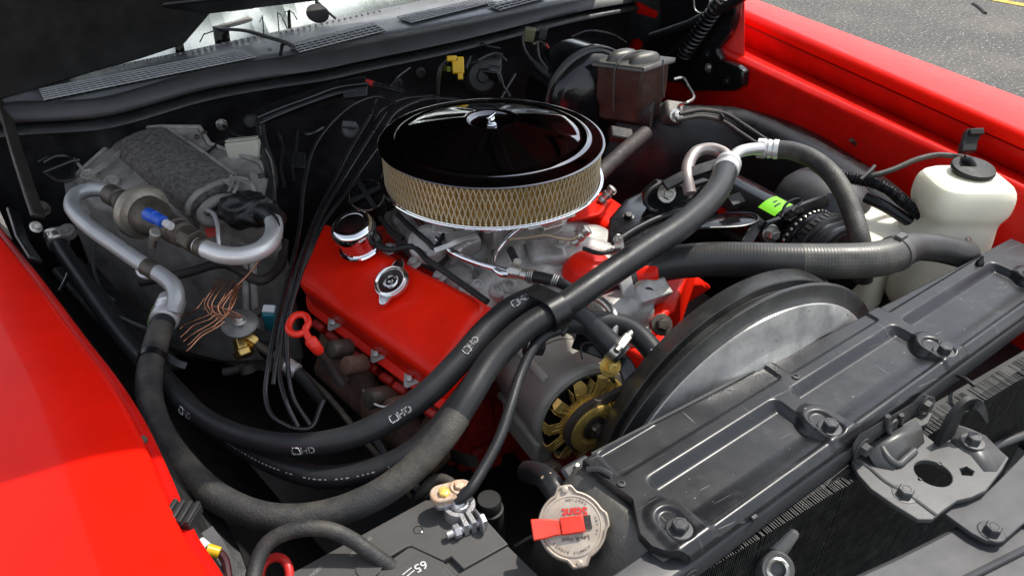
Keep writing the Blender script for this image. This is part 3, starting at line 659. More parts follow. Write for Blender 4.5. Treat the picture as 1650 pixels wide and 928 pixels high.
for k, (tx, rad_, a0) in enumerate((('REMOVE SLOWLY', .026, -90), ('15 LBS.', .0255, 8), ('CAUTION', .026, 82))):
    for i, ch in enumerate(tx):
        if ch == ' ': continue
        a_ = math.radians(a0+(i-len(tx)/2)*7.2*(1 if k != 0 else 1)); 
        flat_text(ch, .0034, CM @ Matrix.Translation((rad_*math.cos(a_), rad_*math.sin(a_), .0031)) @ Matrix.Rotation(a_+math.pi/2 if k!=9 else a_,4,'Z') , BROWNP, cap)
demote(cap, rad, 'shell')
# overflow wire at the lever, tank clip, tank hose
mb = MB(); mb.tube(PC([(830,880,.76),(850,868,.775),(872,858,.79)], .005), .0022, 8); tag(obj('wire', mb, WIRE), 'thin black wire reaching under the radiator cap lever', 'wire')
lug = thing('cooler_bracket', P(933,752,.81), 'small dark rectangular tab bracket between alternator and radiator tank', 'bracket')
mb = MB(); mb.box((0,0,0), (.036,.018,.008), frame(P(930,754,.806), (-.1,-.3,1), pu)); obj('tab', mb, PLATE2, lug, bevel=.004)
mb = MB(); mb.lathe([(.003,0),(.003,.003),(.002,.004)], frame(P(930,751,.811), (-.1,-.3,1)), 10); obj('screw', mb, ZINC, lug)
th_ = thing('small_hose', P(895,790,.78), 'short dark rubber hose end with a coppery clamp below the alternator', 'hose')
mb = MB(); mb.tube(PC([(905,822,.765),(900,800,.78),(888,780,.785),(872,765,.775),(850,760,.75)], .004), .0135, 16); obj('hose_body', mb, RUBH, th_)
mb = MB(); mb.box((0,0,0), (.014,.010,.012), frame(P(882,771,.79), (-.3,-.5,.8))); obj('clamp', mb, CORR, th_, bevel=.002)

# ================================================================== HOOD LATCH PLATE, HEADER
zl = .790
lt = thing('hood_latch', P(1480,760,zl), 'grey stamped hood latch plate with hook, bolted in front of the radiator panel', 'latch')
Q = lambda pts, z=zl: [(lambda p: (p.x, p.y))(P(a_, b_, z)) for a_, b_ in pts]
base = [(1379,728),(1373,748),(1384,768),(1404,790),(1440,815),(1478,838),(1500,838),(1520,822),(1540,808),(1562,803),(1586,792),(1612,758),(1622,740),(1600,720),(1585,704),(1562,694),(1541,687),(1526,703),(1514,722),(1505,717),(1486,702),(1478,690),(1492,684),(1500,668),(1480,672),(1440,694),(1400,716)]
cc = P(1502,765,zl); hole = circ(cc.x, cc.y, .0205, 24)
h2 = Q([(1543,757),(1556,752),(1570,762),(1566,770),(1548,769)])
hs = [circ(P(a_,b_,zl).x, P(a_,b_,zl).y, .0026, 10) for a_, b_ in ((1513,749),(1480,775))]
me = plate_mesh([Q(base), hole, h2]+hs, .004, 'latch_plate', .0012); me.transform(Matrix.Translation((0,0,zl))); obj('base_plate', me, BRKT2, lt)
# sloping step shelf and ribs
mb = MB(); st_ = lambda pts: [P(*q) for q in pts]
mb.rings([st_([(1392,722,.806),(1440,694,.808),(1476,676,.812)]), st_([(1402,735,.803),(1450,706,.805),(1486,690,.808)]), st_([(1412,752,.794),(1440,757,.794),(1490,712,.794)])], close=False); obj('step', mb, BRKT2, lt, solid=.003)
mb = MB(); mb.tube(PC([(1421,722,.802),(1432,738,.800),(1446,748,.796),(1460,738,.796),(1474,726,.796)], .004), .0042, 10); obj('bead', mb, BRKT2, lt)
mb = MB(); mb.tube(PC([(1378,740,.793),(1398,752,.793),(1425,775,.793),(1470,802,.793),(1508,830,.793)], .004), .0022, 8); obj('bead', mb, BRKT2, lt)
# bolted wings, raised a little
mb = MB(); mb.rings([[P(a_, b_, z_) for a_, b_, z_ in pts] for pts in ([(1541,684,.797),(1588,701,.797),(1624,738,.793)], [(1534,705,.796),(1576,722,.797),(1608,762,.793)], [(1530,716,.792),(1560,737,.792),(1588,772,.792)])], close=False); obj('wing', mb, BRKT2, lt, solid=.003)
bolt(lt, P(1567,712,.797), Z, .0085, BRKT2); bolt(lt, P(1457,797,zl+.002), Z, .0085, BRKT2)
# upright flange against the rail
fl_ = [(1376,742),(1374,716),(1384,700),(1432,672),(1470,650),(1488,634),(1506,640),(1510,662),(1488,674),(1440,700),(1400,724)]
yv = .154
def on_rail(a_, b_, v_):
    r = FW + RT*((a_-PW/2)/PF) - UP*((b_-PH/2)/PF); o_ = E1+pn*v_
    t = (o_-CAMP).dot(pn)/r.dot(pn); return CAMP+r*t
mb = MB(); mb.rings([[on_rail(a_,b_,.154) for a_, b_ in fl_], [on_rail(a_,b_,.1575) for a_, b_ in fl_]]); obj('upright_flange', mb, BRKT2, lt, bevel=.001)
bolt(lt, on_rail(1388,720,.1575), pn, .008, BRKT2); bolt(lt, on_rail(1488,651,.1575), pn, .008, BRKT2)
mb = MB(); M = frame(on_rail(1436,684,.158), pn, Z); mb.lathe([(.004,.0),(.0055,.003),(.0085,.0035),(.0095,.001)], M, 18); obj('embossed_hole', mb, BRKT2, lt)
mb = MB(); mb.tube([on_rail(1431,670,.160), on_rail(1430,690,.161), on_rail(1437,703,.163), on_rail(1450,692,.162), on_rail(1453,668,.160)], .003, 8); obj('bead', mb, BRKT2, lt)
# hook
mb = MB(); hp = curve([P(1512,735,.775), P(1516,715,.79), P(1526,690,.812), P(1540,664,.832), P(1556,648,.842), P(1572,647,.842), P(1582,662,.832), P(1587,680,.818)], .004)
R = []; nn = len(hp)
for i, (p, t, a, b) in enumerate(frames(hp)):
    s_ = i/(nn-1); wd = .019 if s_ < .45 else .019-(s_-.45)/.55*.0165
    b = (cn - t*t.dot(cn)).normalized(); b = t.cross(V(*RT)).normalized() if False else b
    sd_ = t.cross(b).normalized()
    th2 = .0035
    R.append([p+sd_*wd-b*th2, p+sd_*wd+b*th2, p-sd_*wd*.55+b*th2, p-sd_*wd*.55-b*th2])
mb.rings(R); obj('hook', mb, BLKM, lt, bevel=.0012)
mb = MB(); mb.rings([st_([(1466,694,.80),(1500,720,.795)]), st_([(1472,690,.80),(1506,716,.795)])], close=False); 
mb = MB(); mb.tube(curve([P(1545,606,.80), P(1558,612,.815), P(1570,622,.815)]), .0025, 8); obj('spring_end', mb, BLKM, lt)
# header panels
hd_ = thing('header_panel', P(1560,900,.77), 'smooth grey header panel across the lower right corner', 'panel')
hp1 = [(1366,934),(1400,918),(1440,900),(1500,870),(1545,847),(1600,815),(1680,770),(1760,860),(1700,1000),(1400,1040)]
zz = [.772]*10
R0 = [P(a_,b_,.772) for a_, b_ in hp1]
mb = MB(); mb.rings([[p+V(0,.004,-.03) for p in R0], [p+V(0,.002,-.004) for p in R0], R0], caps=(False,True)); obj('lower_sheet', mb, HEADM, hd_, bevel=.003)
mb = MB(); mb.tube(PC([(1540,940,.774),(1590,915,.774),(1660,880,.774)], .01), .004, 8); obj('pressed_rib', mb, HEADM, hd_)
up1 = [(1522,829),(1533,820),(1548,808),(1564,801),(1583,802),(1610,776),(1680,705),(1760,740),(1700,860),(1655,838),(1640,850),(1622,866),(1606,874),(1588,872),(1565,860)]
me = plate_mesh([Q(up1,.780)], .0035, 'upper_sheet', .001); me.transform(Matrix.Translation((0,0,.780))); obj('upper_sheet', me, HEADM, hd_)
bolt(hd_, P(1597,857,.782), Z, .0085, HEADM)
mb = MB(); mb.tube(PC([(1585,655,.62),(1620,690,.60),(1660,720,.6)], .01), .010, 10); tag(obj('cooler_tube', mb, BLK), 'black tube in the gap behind the header panel', 'tube')
mb = MB(); mb.tube(PC([(1560,740,.66),(1600,720,.66),(1665,695,.66)], .01), .006, 10); tag(obj('latch_cable', mb, SEAL), 'dark cable running behind the latch plate to the right edge', 'cable')

# ================================================================== BATTERY
zb = .765
bt = thing('battery', P(690,900,.6), 'black car battery at the bottom edge with a corroded clamp on its post', 'battery')
k0 = P(686,808,zb); ex = (P(880,938,zb)-k0).normalized(); ex.z = 0; ex.normalize(); ey = V(ex.y,-ex.x,0)   # ex to the lower right, ey to the lower left
BL_ = lambda a, b, h=0.: k0 + ex*a + ey*b + V(0,0,h)
def bco(px, py, z=zb): d_ = P(px,py,z)-k0; return (d_.dot(ex), d_.dot(ey))
top = [(-.002,-.002),(.19,-.002),(.19,.26),(-.002,.26)]
mb = MB(); mb.rings([[BL_(a_,b_,h_) for a_, b_ in top] for h_ in (-.19,-.006)]); obj('case', mb, BATT, bt, bevel=.003)
def poly_b(pts): return [bco(*q) for q in pts]
def bplate(pts, h0, th, bev=.0012, holes=()):
    me = plate_mesh([poly_b(pts)]+[poly_b(h_) for h_ in holes], th, 'lid', bev)
    for v_ in me.vertices: v_.co = BL_(v_.co.x, v_.co.y, h0+v_.co.z)
    me.flip_normals() if hasattr(me,'flip_normals') else None
    return me
A_ = [(686,808),(752,806),(816,877),(748,915),(728,895),(714,902),(664,879),(655,880),(616,903),(570,932),(520,960),(400,970),(455,934)]
obj('lid', bplate(A_, -.002, .005), BATT, bt)
obj('vent_cover', bplate([(658,883),(666,882),(714,906),(734,935),(690,965),(570,965),(590,930)], -.0035, .004), BATT, bt)
obj('vent_panel', bplate([(672,898),(680,899),(704,909),(722,932),(690,955),(605,955),(620,925),(650,913)], -.0015, .004, .0008), BATT, bt)
obj('rear_lid', bplate([(818,880),(890,950),(860,990),(780,985),(738,925),(750,918)], -.0045, .005), BATT, bt)
mb = MB(); q = P(595,915,zb); mb.lathe([(.0135,.001),(.0125,-.001),(.009,-.003),(.0,-.004)], frame(q+V(0,0,.002), Z), 26); obj('dimple', mb, BATT, bt)
mb = MB(); q = P(674,855,zb); mb.lathe([(.0115,.0008),(.0105,.0014),(.0098,.0009),(.0075,.0004),(.0068,-.0004),(.0062,.0014),(.0045,.002),(.0040,.0008),(.0015,.0006)], frame(q, Z), 26); obj('charge_eye', mb, BLKG, bt)
bx_ = lambda px, py, h=.0008: frame(P(px,py,zb)+V(0,0,h), Z, -ey)     # text x axis along the upper right edge direction
def btext(t, px, py, size, mt, flip, h=.0008, rot=0):
    M = frame(P(px,py,zb)+V(0,0,h), Z, -ey) @ Matrix.Rotation(rot + (math.pi if flip else 0),4,'Z')
    flat_text(t, size, M, mt, bt, bold=.0002)
btext('65', 678,914,.014, WHITEP, True, .0022, -.35)
for i in range(2):
    mb = MB(); M = frame(P(656+i*5,922+i*4,zb)+V(0,0,.0022), Z, -ey) @ Matrix.Rotation(-.1,4,'Z'); mb.box((0,0,0), (.012,.0012,.0003), M); obj('printed_bar', mb, WHITEP, bt)
btext('WARNING', 582,882,.0062, GREYP, False, .0016); btext('DANGER', 505,926,.0055, GREYP, False, .0016)
# clamp
cl = thing('battery_clamp', P(740,825,zb), 'bright lead battery clamp with side bolt and rust-stained cable bridge', 'battery clamp')
pc = P(741,828,zb); M = frame(pc, Z, ex)
mb = MB(); mb.lathe([(.0125,0),(.0115,.016),(.0105,.0195),(.0085,.0205),(.0080,.0192),(.001,.0190)], M, 28); obj('battery_post', mb, LEAD, cl)
mb = MB()
arc = [M @ V(.0150*math.cos(math.radians(a_)), .0150*math.sin(math.radians(a_)), .009) for a_ in range(-10, 281, 10)]
d1 = (P(752,848,zb)-P(741,828,zb)).normalized(); s1 = V(-d1.y,d1.x,0)
pl = []
for a_ in range(0, 331, 10):
    an = math.atan2(d1.y,d1.x)+math.radians(15+a_); pl.append(pc+V(math.cos(an),math.sin(an),0)*.0148+Z*.009)
pl = [pl[0]+d1*.016+s1*.0006]+pl+[pl[-1]+d1*.016-s1*.0006]
mb.ribbon(pl, .016, .0052, (0,0,1)); 
mb = MB(); mb.ribbon(pl, .0052, .017, (0,0,1)); obj('clamp_ring', mb, LEAD, cl, bevel=.0015)
bc = pc+d1*.026+Z*.009
mb = MB(); mb.cyl(bc-s1*.026, bc+s1*.014, .0042, 14); obj('clamp_bolt', mb, LEAD, cl) 
bolt(cl, bc+s1*.011, s1, .0085, LEAD, h=.006); bolt(cl, bc-s1*.011, -s1, .0075, LEAD, h=.007, washer=False)
g0, g1 = P(712,797,.792), P(742,789,.792)
mb = MB(); mb.prism(rrect((g1-g0).length+.026, .024, .0115, 6), -.004, .004, frame((g0+g1)/2, Z, g1-g0)); obj('cable_bridge', mb, CORR, cl, bevel=.0015)
mb = MB(); mb.prism(rrect((g1-g0).length+.02, .022, .008, 6), -.014, -.004, frame((g0+g1)/2, Z, g1-g0)); obj('clamp_base', mb, LEAD, cl, bevel=.003)
mb = MB(); mb.ribbon([P(735,800,.788), P(738,812,.784), P(741,822,.780)], .014, .012, Z); obj('neck', mb, LEAD, cl, bevel=.003)
bolt(cl, g0+V(.002,-.002,.004), (.1,-.1,1), .0068, GOLD, h=.004, washer=False); bolt(cl, g1+V(-.001,.001,.004), (.1,-.1,1), .0062, CORR, h=.004)
mb = MB(); q = P(788,818,.735); mb.lathe([(.018,-.06),(.017,.0),(.0145,.001),(.0145,.014),(.013,.016)], frame(q, Z), 26)
tag(obj('post_cover', mb, BLKM), 'dull black plastic cover standing behind the battery corner', 'cover')

# ================================================================== WASHER BOTTLE
wb = thing('washer_bottle', P(1545,400,.72), 'translucent white plastic fluid bottle with black cap by the far fender', 'bottle')
bcn = P(1556,300,.875); bx = V(.86,-.5,0).normalized(); by = V(-bx.y,bx.x,0)
def sup_ring(cx, cy, a, b, z, e=3.8, n=48):
    o = []
    for k in range(n):
        t = 2*math.pi*k/n; c_, s_ = math.cos(t), math.sin(t)
        o.append(bcn + bx*(cx+a*math.copysign(abs(c_)**(2/e), c_)) + by*(cy+b*math.copysign(abs(s_)**(2/e), s_)) + Z*z)
    return o
rg = [(0,0,.020,.020,.022),(0,0,.048,.040,.020),(0,.0,.064,.054,.013),(0,0,.0695,.060,-.002),(0,0,.0705,.060,-.020),(0,0,.0695,.058,-.036),(0,0,.064,.052,-.046),(0,0,.061,.050,-.056),(-.002,0,.063,.052,-.068),(-.008,.0,.070,.054,-.080),(-.011,0,.074,.056,-.10),(-.012,0,.075,.057,-.13),(-.012,0,.074,.056,-.17),(-.012,0,.070,.052,-.24)]
mb = MB(); mb.rings([sup_ring(*q) for q in rg]); obj('bottle_body', mb, WHT, wb, sub=1)
mb = MB(); cq = bcn + bx*.004+by*.004 + Z*.030; M = frame(cq, (-.05,-.12,1))
mb.lathe([(.028,-.016),(.029,-.006),(.033,-.004),(.0345,.0),(.033,.004),(.020,.0065),(.0005,.007)], M, 40); obj('cap', mb, BLKM, wb)
mb = MB(); mb.tube(curve([cq+V(-.002,0,.004), cq+V(-.006,.008,.014), cq+V(-.012,.014,.016)]), .006, 12); obj('cap_nipple', mb, BLKM, wb)
bolt(wb, P(1614,343,.835), (.5,-.6,.5), .006, ZINC); bolt(wb, P(1557,387,.80), (.0,-.7,.7), .006, ZINC)
wh = thing('washer_hose', P(1480,275,.86), 'thin grey-black hose curving from the clip to the white bottle cap', 'hose')
pth = curve([cq+V(-.010,.012,.016), P(1540,252,.895), P(1510,250,.893), P(1475,258,.885), P(1440,273,.872), P(1400,284,.860), P(1370,282,.85), P(1335,268,.845), P(1300,250,.84)], .006)
mb = MB(); mb.tube(pth, .0048, 10); obj('hose_body', mb, RUBD, wh)
mb = MB(); mb.tube(curve([P(1386,290,.866), P(1395,282,.868), P(1404,274,.87), P(1409,268,.872)]), .0035, 8); obj('tie_clip', mb, BLKM, wh)
# ================================================================== FAN SHROUD
fs = thing('fan_shroud', V(.165,-.45,.40), 'dusty grey fan shroud, its round stepped rim rising behind the radiator panel', 'shroud')
def shr(y, r):
    t = (y+.48)/.08; c = V(.143,0,.638).lerp(V(.189,0,.614), t)
    return [V(c.x+r*math.cos(2*math.pi*k/96), y, c.z+r*math.sin(2*math.pi*k/96)) for k in range(96)]
SHR = mat('dusty shroud plastic', (.022,.022,.021), .36, var=.3, rvar=.1, bump=.12, bscale=120, dust=(.14,.135,.12), dust_amt=.28, dscale=11)
SHRG = mat('dusty shroud sheet', (.34,.337,.325), .30, metal=.3, var=.35, vscale=24, rvar=.12, bump=.15, bscale=90, dust=(.36,.35,.32), dust_amt=.36, dscale=16, spots=(.05,.05,.05), spot_amt=.1, spot_scale=120)
mb = MB(); mb.rings([shr(*q) for q in ((-.4925,.2445),(-.4900,.2470),(-.4870,.2530),(-.4845,.2610),(-.4830,.2655),(-.4815,.2670),(-.4780,.2672),(-.4765,.2660),(-.4755,.2520),(-.474,.2490),(-.455,.2440),(-.4405,.2420),(-.4390,.2425),(-.4375,.2530),(-.4360,.2550),(-.403,.2565),(-.399,.2550),(-.3975,.250),(-.3975,.232),(-.44,.228),(-.478,.24))], caps=(False,False)); obj('rim', mb, SHR, fs, ang=24)
mb = MB(); mb.rings([shr(*q) for q in ((-.575,.140),(-.54,.150),(-.528,.158),(-.515,.176),(-.506,.205),(-.5005,.228),(-.4955,.2425),(-.4930,.2440),(-.490,.240),(-.528,.150),(-.575,.132))], caps=(False,False)); obj('shroud_sheet', mb, SHRG, fs, ang=40)
mb = MB(); mb.tube([PL(u_, -.004+.05*u_, -.004) for u_ in (.015,.10,.20,.30,.42)], .0018, 6); obj('edge_lip', mb, BRKT, fs)
for q in ((1218,512,.86),(1221,545,.85)):
    mb = MB(); mb.lathe([(.003,-.002),(.003,.001)], frame(P(*q), (-.1,-.6,.7)), 10); obj('hole_plug', mb, BLKM, fs)

# ================================================================== ENGINE
eng = thing('engine', V(0,0,.42), 'red painted engine block and heads with cast intake between the valve covers', 'engine')
mb = MB(); mb.box((.015,.075,.56), (.35,.47,.26)); mb.box((.03,-.22,.56), (.16,.16,.28)); obj('engine_block', mb, mat('dusty engine red', (.46,.012,.005), .5, var=.3, vscale=30, dust=(.05,.02,.015), dust_amt=.4, dscale=18, bump=.3), eng, bevel=.012)
for c_, s_ in (((-.165,-.10,.60),(.03,.05,.06)),((-.17,-.0,.52),(.04,.08,.05)),((-.165,-.14,.50),(.03,.04,.08)),((-.165,-.12,.66),(.03,.06,.02)),((-.12,-.165,.56),(.05,.02,.07)),((-.11,-.165,.46),(.06,.02,.06))):
    mb = MB(); mb.box(c_, s_); obj('cast_boss', mb, ENGD, eng, bevel=.008)
for q in ((-.181,-.11,.615),(-.181,-.14,.575),(-.191,-.02,.53)): bolt(eng, V(*q), -X, .008, IRON)
mb = MB(); mb.tube(curve([V(-.20,-.30,.62), V(-.215,-.22,.58), V(-.21,-.10,.55), V(-.22,.05,.50)]), .009, 10); obj('oil_line', mb, IRON, eng)
mb = MB(); mb.hexa([V(-.25,-.16,.42),V(-.16,-.16,.42),V(-.16,-.04,.42),V(-.25,-.04,.42),V(-.22,-.14,.56),V(-.16,-.14,.60),V(-.16,-.06,.60),V(-.22,-.06,.56)]); obj('engine_mount', mb, BLKM, eng, bevel=.008)
def valve_cover(A, B, C, D, nm='valve_cover'):
    N = (B-A).cross(D-A).normalized(); N = N if N.z > 0 else -N
    La = (B-A).length; Wd = (D-A).length
    def pt(x, y, h):
        s_, t_ = x/La, y/Wd
        return A.lerp(B, s_).lerp(D.lerp(C, s_), t_) + N*h
    def ring(out, h, r):
        return [pt(La/2+x_, Wd/2+y_, h) for x_, y_ in rrect(La+2*out, Wd+2*out, max(.004, r), 6)]
    mb = MB(); mb.rings([ring(.010,-.058,.022), ring(.004,-.03,.02), ring(.001,-.012,.02), ring(-.002,-.005,.018), ring(-.007,-.001,.016), ring(-.014,.0005,.012), ring(-.03,.0015,.008)])
    vc = obj(nm, mb, ENG, eng, ang=60)
    mb = MB(); mb.rings([ring(.006,-.054,.02), ring(.020,-.056,.026), ring(.0215,-.058,.027), ring(.0205,-.062,.026)], caps=(False,True)); obj('flange', mb, ENG, vc)
    mb = MB(); mb.rings([ring(.019,-.0622,.026), ring(.019,-.066,.026)]); obj('gasket', mb, BLKM, vc)
    return vc, N, pt, La, Wd
A, B, Cc, D = P(512,352,.842), P(786,487,.832), P(700,612,.785), P(474,455,.785)
vc, VN, vpt, VLa, VWd = valve_cover(A, B, Cc, D)
for q in ((533,527),(604,578),(660,618)):
    # spreader tab + bolt on the lower flange
    d_ = min(((vpt(x_*VLa, VWd+.013, -.054)) for x_ in [i/80 for i in range(81)]), key=lambda p: (lambda c: (c[0]-q[0])**2+(c[1]-q[1])**2)((lambda v: (PW/2+PF*v.dot(RT)/v.dot(FW), PH/2-PF*v.dot(UP)/v.dot(FW)))(p-CAMP)))
    ax = (B-A).normalized(); M = frame(d_, VN, ax)
    mb = MB(); mb.prism([(-.016,-.004),(.016,-.004),(.010,.004),(.003,.013),(-.003,.013),(-.010,.004)], 0, .0022, M @ Matrix.Rotation(math.pi,4,'Z')); obj('spreader_tab', mb, CASTD, vc, bevel=.0008)
    bolt(vc, d_+VN*.002, VN, .0055, ZINC, washer=False)
# oil filler twist cap
fc = P(634,458,.826); fc = fc+VN*.002; M = frame(fc, VN, (B-A)) @ Matrix.Rotation(math.radians(-72),4,'Z')
o_ = []
for k in range(64):
    a = 2*math.pi*k/64; r_ = .0265+.013*(smooth(.42,.05,abs(math.atan2(math.sin(a),math.cos(a))))+smooth(.42,.05,abs(math.atan2(math.sin(a-math.pi),math.cos(a-math.pi)))))
    o_.append((r_*math.cos(a), r_*math.sin(a)))
mb = MB(); mb.rings([[M @ V(x_*s_, y_*s_, h_) for x_, y_ in o_] for s_, h_ in ((.94,0),(1,.002),(1,.005),(.97,.0068),(.88,.0072))]); cap1 = obj('filler_cap', mb, BRITE, vc)
mb = MB(); mb.lathe([(.0245,.007),(.0245,.0105),(.0225,.0118),(.0205,.0105),(.0195,.008),(.012,.0075),(.0105,.0095),(.0085,.0098),(.0075,.0078),(.004,.0078),(.0032,.0098),(.0008,.0102)], M, 40); obj('filler_cap', mb, BRITE, vc)
# breather
bc_ = P(582,396,.842); M = frame(bc_, (VN*.7+Z*.5).normalized())
mb = MB(); mb.lathe([(.0335,0),(.0350,.002),(.0335,.0045),(.0305,.005),(.0305,.028)], M, 48, caps=(True,False)); obj('breather_neck', mb, CHR, vc)
mb = MB(); mb.lathe([(.0305,.026),(.0335,.027),(.0340,.030),(.0338,.040),(.0315,.0455),(.026,.049),(.022,.0492),(.0205,.0482),(.010,.0495),(.0008,.050)], M, 48, caps=(True,True)); obj('breather_cap', mb, CHR, vc)
# far valve cover (mostly hidden)
A2, B2, C2, D2 = V(.185,.22,.80), V(.185,-.17,.795), V(.305,-.17,.755), V(.305,.22,.755)
vc2, *_r = valve_cover(A2, B2, C2, D2)
# heads
mb = MB(); a_, b_, c_, d_ = vpt(.01,.0,-.068), vpt(VLa-.01,0,-.068), vpt(VLa-.01,VWd+.014,-.068), vpt(.01,VWd+.014,-.068)
dn_ = -VN*.075
mb.hexa([d_+dn_, c_+dn_, b_+dn_+X*.04, a_+dn_+X*.04, d_, c_, b_, a_]); obj('cylinder_head', mb, ENGD, eng, bevel=.006)
for k in range(9):
    mb = MB(); c0_ = vpt(VLa*(.06+.11*k), VWd+.030, -.078-.006*(k%2)); mb.box((0,0,0), (.026,.014,.022), frame(c0_, VN, B-A)); obj('head_boss', mb, ENGD, eng, bevel=.004)
mb = MB(); mb.hexa([V(.18,-.22,.66), V(.32,-.22,.70), V(.32,.24,.70), V(.18,.24,.66), V(.16,-.22,.765), V(.29,-.22,.725), V(.29,.24,.725), V(.16,.24,.765)]); obj('cylinder_head', mb, ENG, eng, bevel=.008)
# exhaust manifold (near side)
mb = MB(); ax = (B-A).normalized(); out_ = (D-A).normalized()
lg = [vpt(VLa*t_, VWd+.07, -.15) for t_ in (.0,.3,.6,.95)]
mb.tube(curve(lg, .01), .030, 14)
for t_ in (.08,.36,.64,.92): mb.tube(curve([vpt(VLa*t_, VWd+.0, -.115), vpt(VLa*t_, VWd+.035, -.115), vpt(VLa*t_, VWd+.065, -.14)], .006), .024, 12)
mb.tube(curve([vpt(VLa*.5, VWd+.07, -.15), vpt(VLa*.5, VWd+.08,-.20), vpt(VLa*.45,VWd+.06,-.30)], .01), .034, 12)
obj('exhaust_manifold', mb, RUST, eng, remesh=.006)
for q, m_ in (((546,562,.745),BROWN),((607,640,.73),BROWN),((570,588,.735),RUST),((640,655,.72),RUST)):
    p = P(*q); mb = MB(); mb.lathe([(.010,-.02),(.014,-.018),(.0145,.012),(.0125,.016),(.006,.018)], frame(p, (-.75,-.25,.35)), 20); obj('spark_plug_shield', mb, m_, eng)
mb = MB(); mb.tube(curve([P(488,600,.72),P(530,640,.71),P(575,695,.70),P(600,725,.68),P(660,800,.60)], .006), .0045, 8); obj('dipstick_tube', mb, BROWN, eng)
mb = MB(); mb.tube(curve([P(585,628,.735),P(600,648,.735),P(620,655,.735),P(638,648,.735)], .005), .002, 6); obj('plug_wire_clip', mb, ZINC, eng)
# intake manifold: cast, blended
mb = MB()
mb.box((0.01,.0,.775), (.20,.42,.07)); mb.box((0,0,.825), (.13,.15,.07))
for y_ in (-.175,-.085,.03,.13):
    mb.tube([V(-.01,y_*.55,.815), V(-.06,y_*.8,.815), V(-.125,y_,.785)], .026, 12); mb.tube([V(.02,y_*.55,.815), V(.07,y_*.8,.815), V(.14,y_,.785)], .026, 12)
mb.box((-.10,-.02,.765), (.06,.40,.04)); mb.box((.12,-.02,.765), (.06,.40,.04))
p = P(905,415,.80); mb.lathe([(.052,-.06),(.05,.0),(.042,.022),(.03,.03)], frame(p, (.1,-.2,1)), 20)
p = P(860,440,.80); mb.lathe([(.04,-.05),(.036,.01),(.02,.02)], frame(p, (-.2,-.2,1)), 18)
p = P(740,452,.80); mb.lathe([(.026,-.04),(.024,.012),(.016,.016)], frame(p, (-.3,-.2,1)), 16)
p = P(690,380,.82); mb.lathe([(.038,-.05),(.036,.014),(.018,.022)], frame(p, (-.3,-.2,1)), 18)
p = P(960,390,.80); mb.lathe([(.04,-.05),(.036,.012),(.02,.018)], frame(p, (.2,-.2,1)), 18)
im = obj('intake_manifold', mb, CAST, eng, remesh=.0036)
for q in ((730,425,.812),(752,470,.80),(838,480,.80),(905,392,.845),(690,372,.846)): bolt(im, P(*q), (-.1,-.2,1), .0075, CAST)
# carburettor
cb = obj('carburetor', MB().box((0,0,.872), (.12,.17,.065)).box((-.02,-.085,.845), (.075,.05,.05)).lathe([(.026,-.03),(.026,.012),(.020,.016)], frame(V(-.055,-.055,.85), (-.3,-.3,1)), 20), CAST, eng, remesh=.0035)
for q in ((746,372,.862),(785,374,.862)):
    mb = MB(); mb.lathe([(.010,-.012),(.010,.008),(.0075,.010),(.0075,.018),(.005,.020)], frame(P(*q), (-.1,-.3,1)), 16); obj('carburetor_screw', mb, ZINC, cb)
mb = MB(); mb.tube(curve([P(840,366,.872), P(828,374,.868), P(806,396,.855), P(796,410,.850), P(794,428,.846), P(806,440,.844), P(822,443,.842)], .004), .0058, 12); obj('fuel_line', mb, CHR, cb)
mb = MB(); mb.tube(curve([P(672,352,.868), P(700,382,.862), P(732,408,.856), P(770,424,.850), P(812,436,.845), P(826,440,.844)], .004), .0055, 12); obj('fuel_line', mb, CHR, cb)
mb = MB(); mb.cyl(P(818,436,.845), P(858,446,.842), .0085, 16, .0085); mb.cyl(P(822,437,.846), P(838,441,.845), .011, 16, .009); obj('fuel_fitting', mb, ZINC, cb)
for q in ((628,402,.832),(668,424,.828),(708,446,.824),(748,470,.82)):
    bolt(eng, P(*q), (-.35,-.1,.9), .0075, CAST)
mb = MB(); M = frame(P(688,388,.858), (-.35,-.35,.9)); mb.lathe([(.030,-.02),(.031,-.003),(.029,.001),(.022,.003),(.020,.006),(.006,.007),(.005,.010)], M, 32); obj('choke_housing', mb, CAST, cb)
for k in range(3):
    a = 2.1*k; bolt(cb, M @ V(.025*math.cos(a), .025*math.sin(a), .001), M.to_3x3() @ Z, .0035, ZINC, washer=False)
mb = MB(); mb.box((0,0,0), (.05,.035,.035), frame(P(745,392,.85), (-.2,-.4,.9), X)); obj('fuel_bowl', mb, CAST, cb, bevel=.004)
mb = MB(); mb.box((0,0,0), (.034,.03,.03), frame(P(715,372,.862), (-.2,-.4,.9), V(.8,-.5,0))); obj('metering_block', mb, CAST, cb, bevel=.003)
for q in ((732,388,.872),(757,392,.870),(742,402,.864)): bolt(cb, P(*q), (-.2,-.4,.9), .0045, ZINC, washer=False)
mb = MB(); mb.ribbon([P(700,404,.865), P(722,396,.872), P(748,384,.876), P(770,380,.876)], .008, .0025, (-.1,-.6,.8)); obj('linkage_rod', mb, ZINC, cb, bevel=.0006)
mb = MB(); mb.tube(curve([P(850,368,.878), P(880,362,.878), P(905,352,.88), P(925,345,.88)]), .0035, 8); obj('linkage_rod', mb, ZINC, cb)
mb = MB(); mb.box((0,0,0), (.035,.012,.02), frame(P(888,366,.872), (0,-.6,.8), X)); obj('linkage_plate', mb, ZINC, cb, bevel=.002)
mb = MB(); mb.box((0,0,0), (.06,.05,.03), frame(P(880,410,.822), (0,-.25,1), V(.9,-.3,0))); obj('water_passage', mb, CAST, eng, bevel=.008, seg=3)
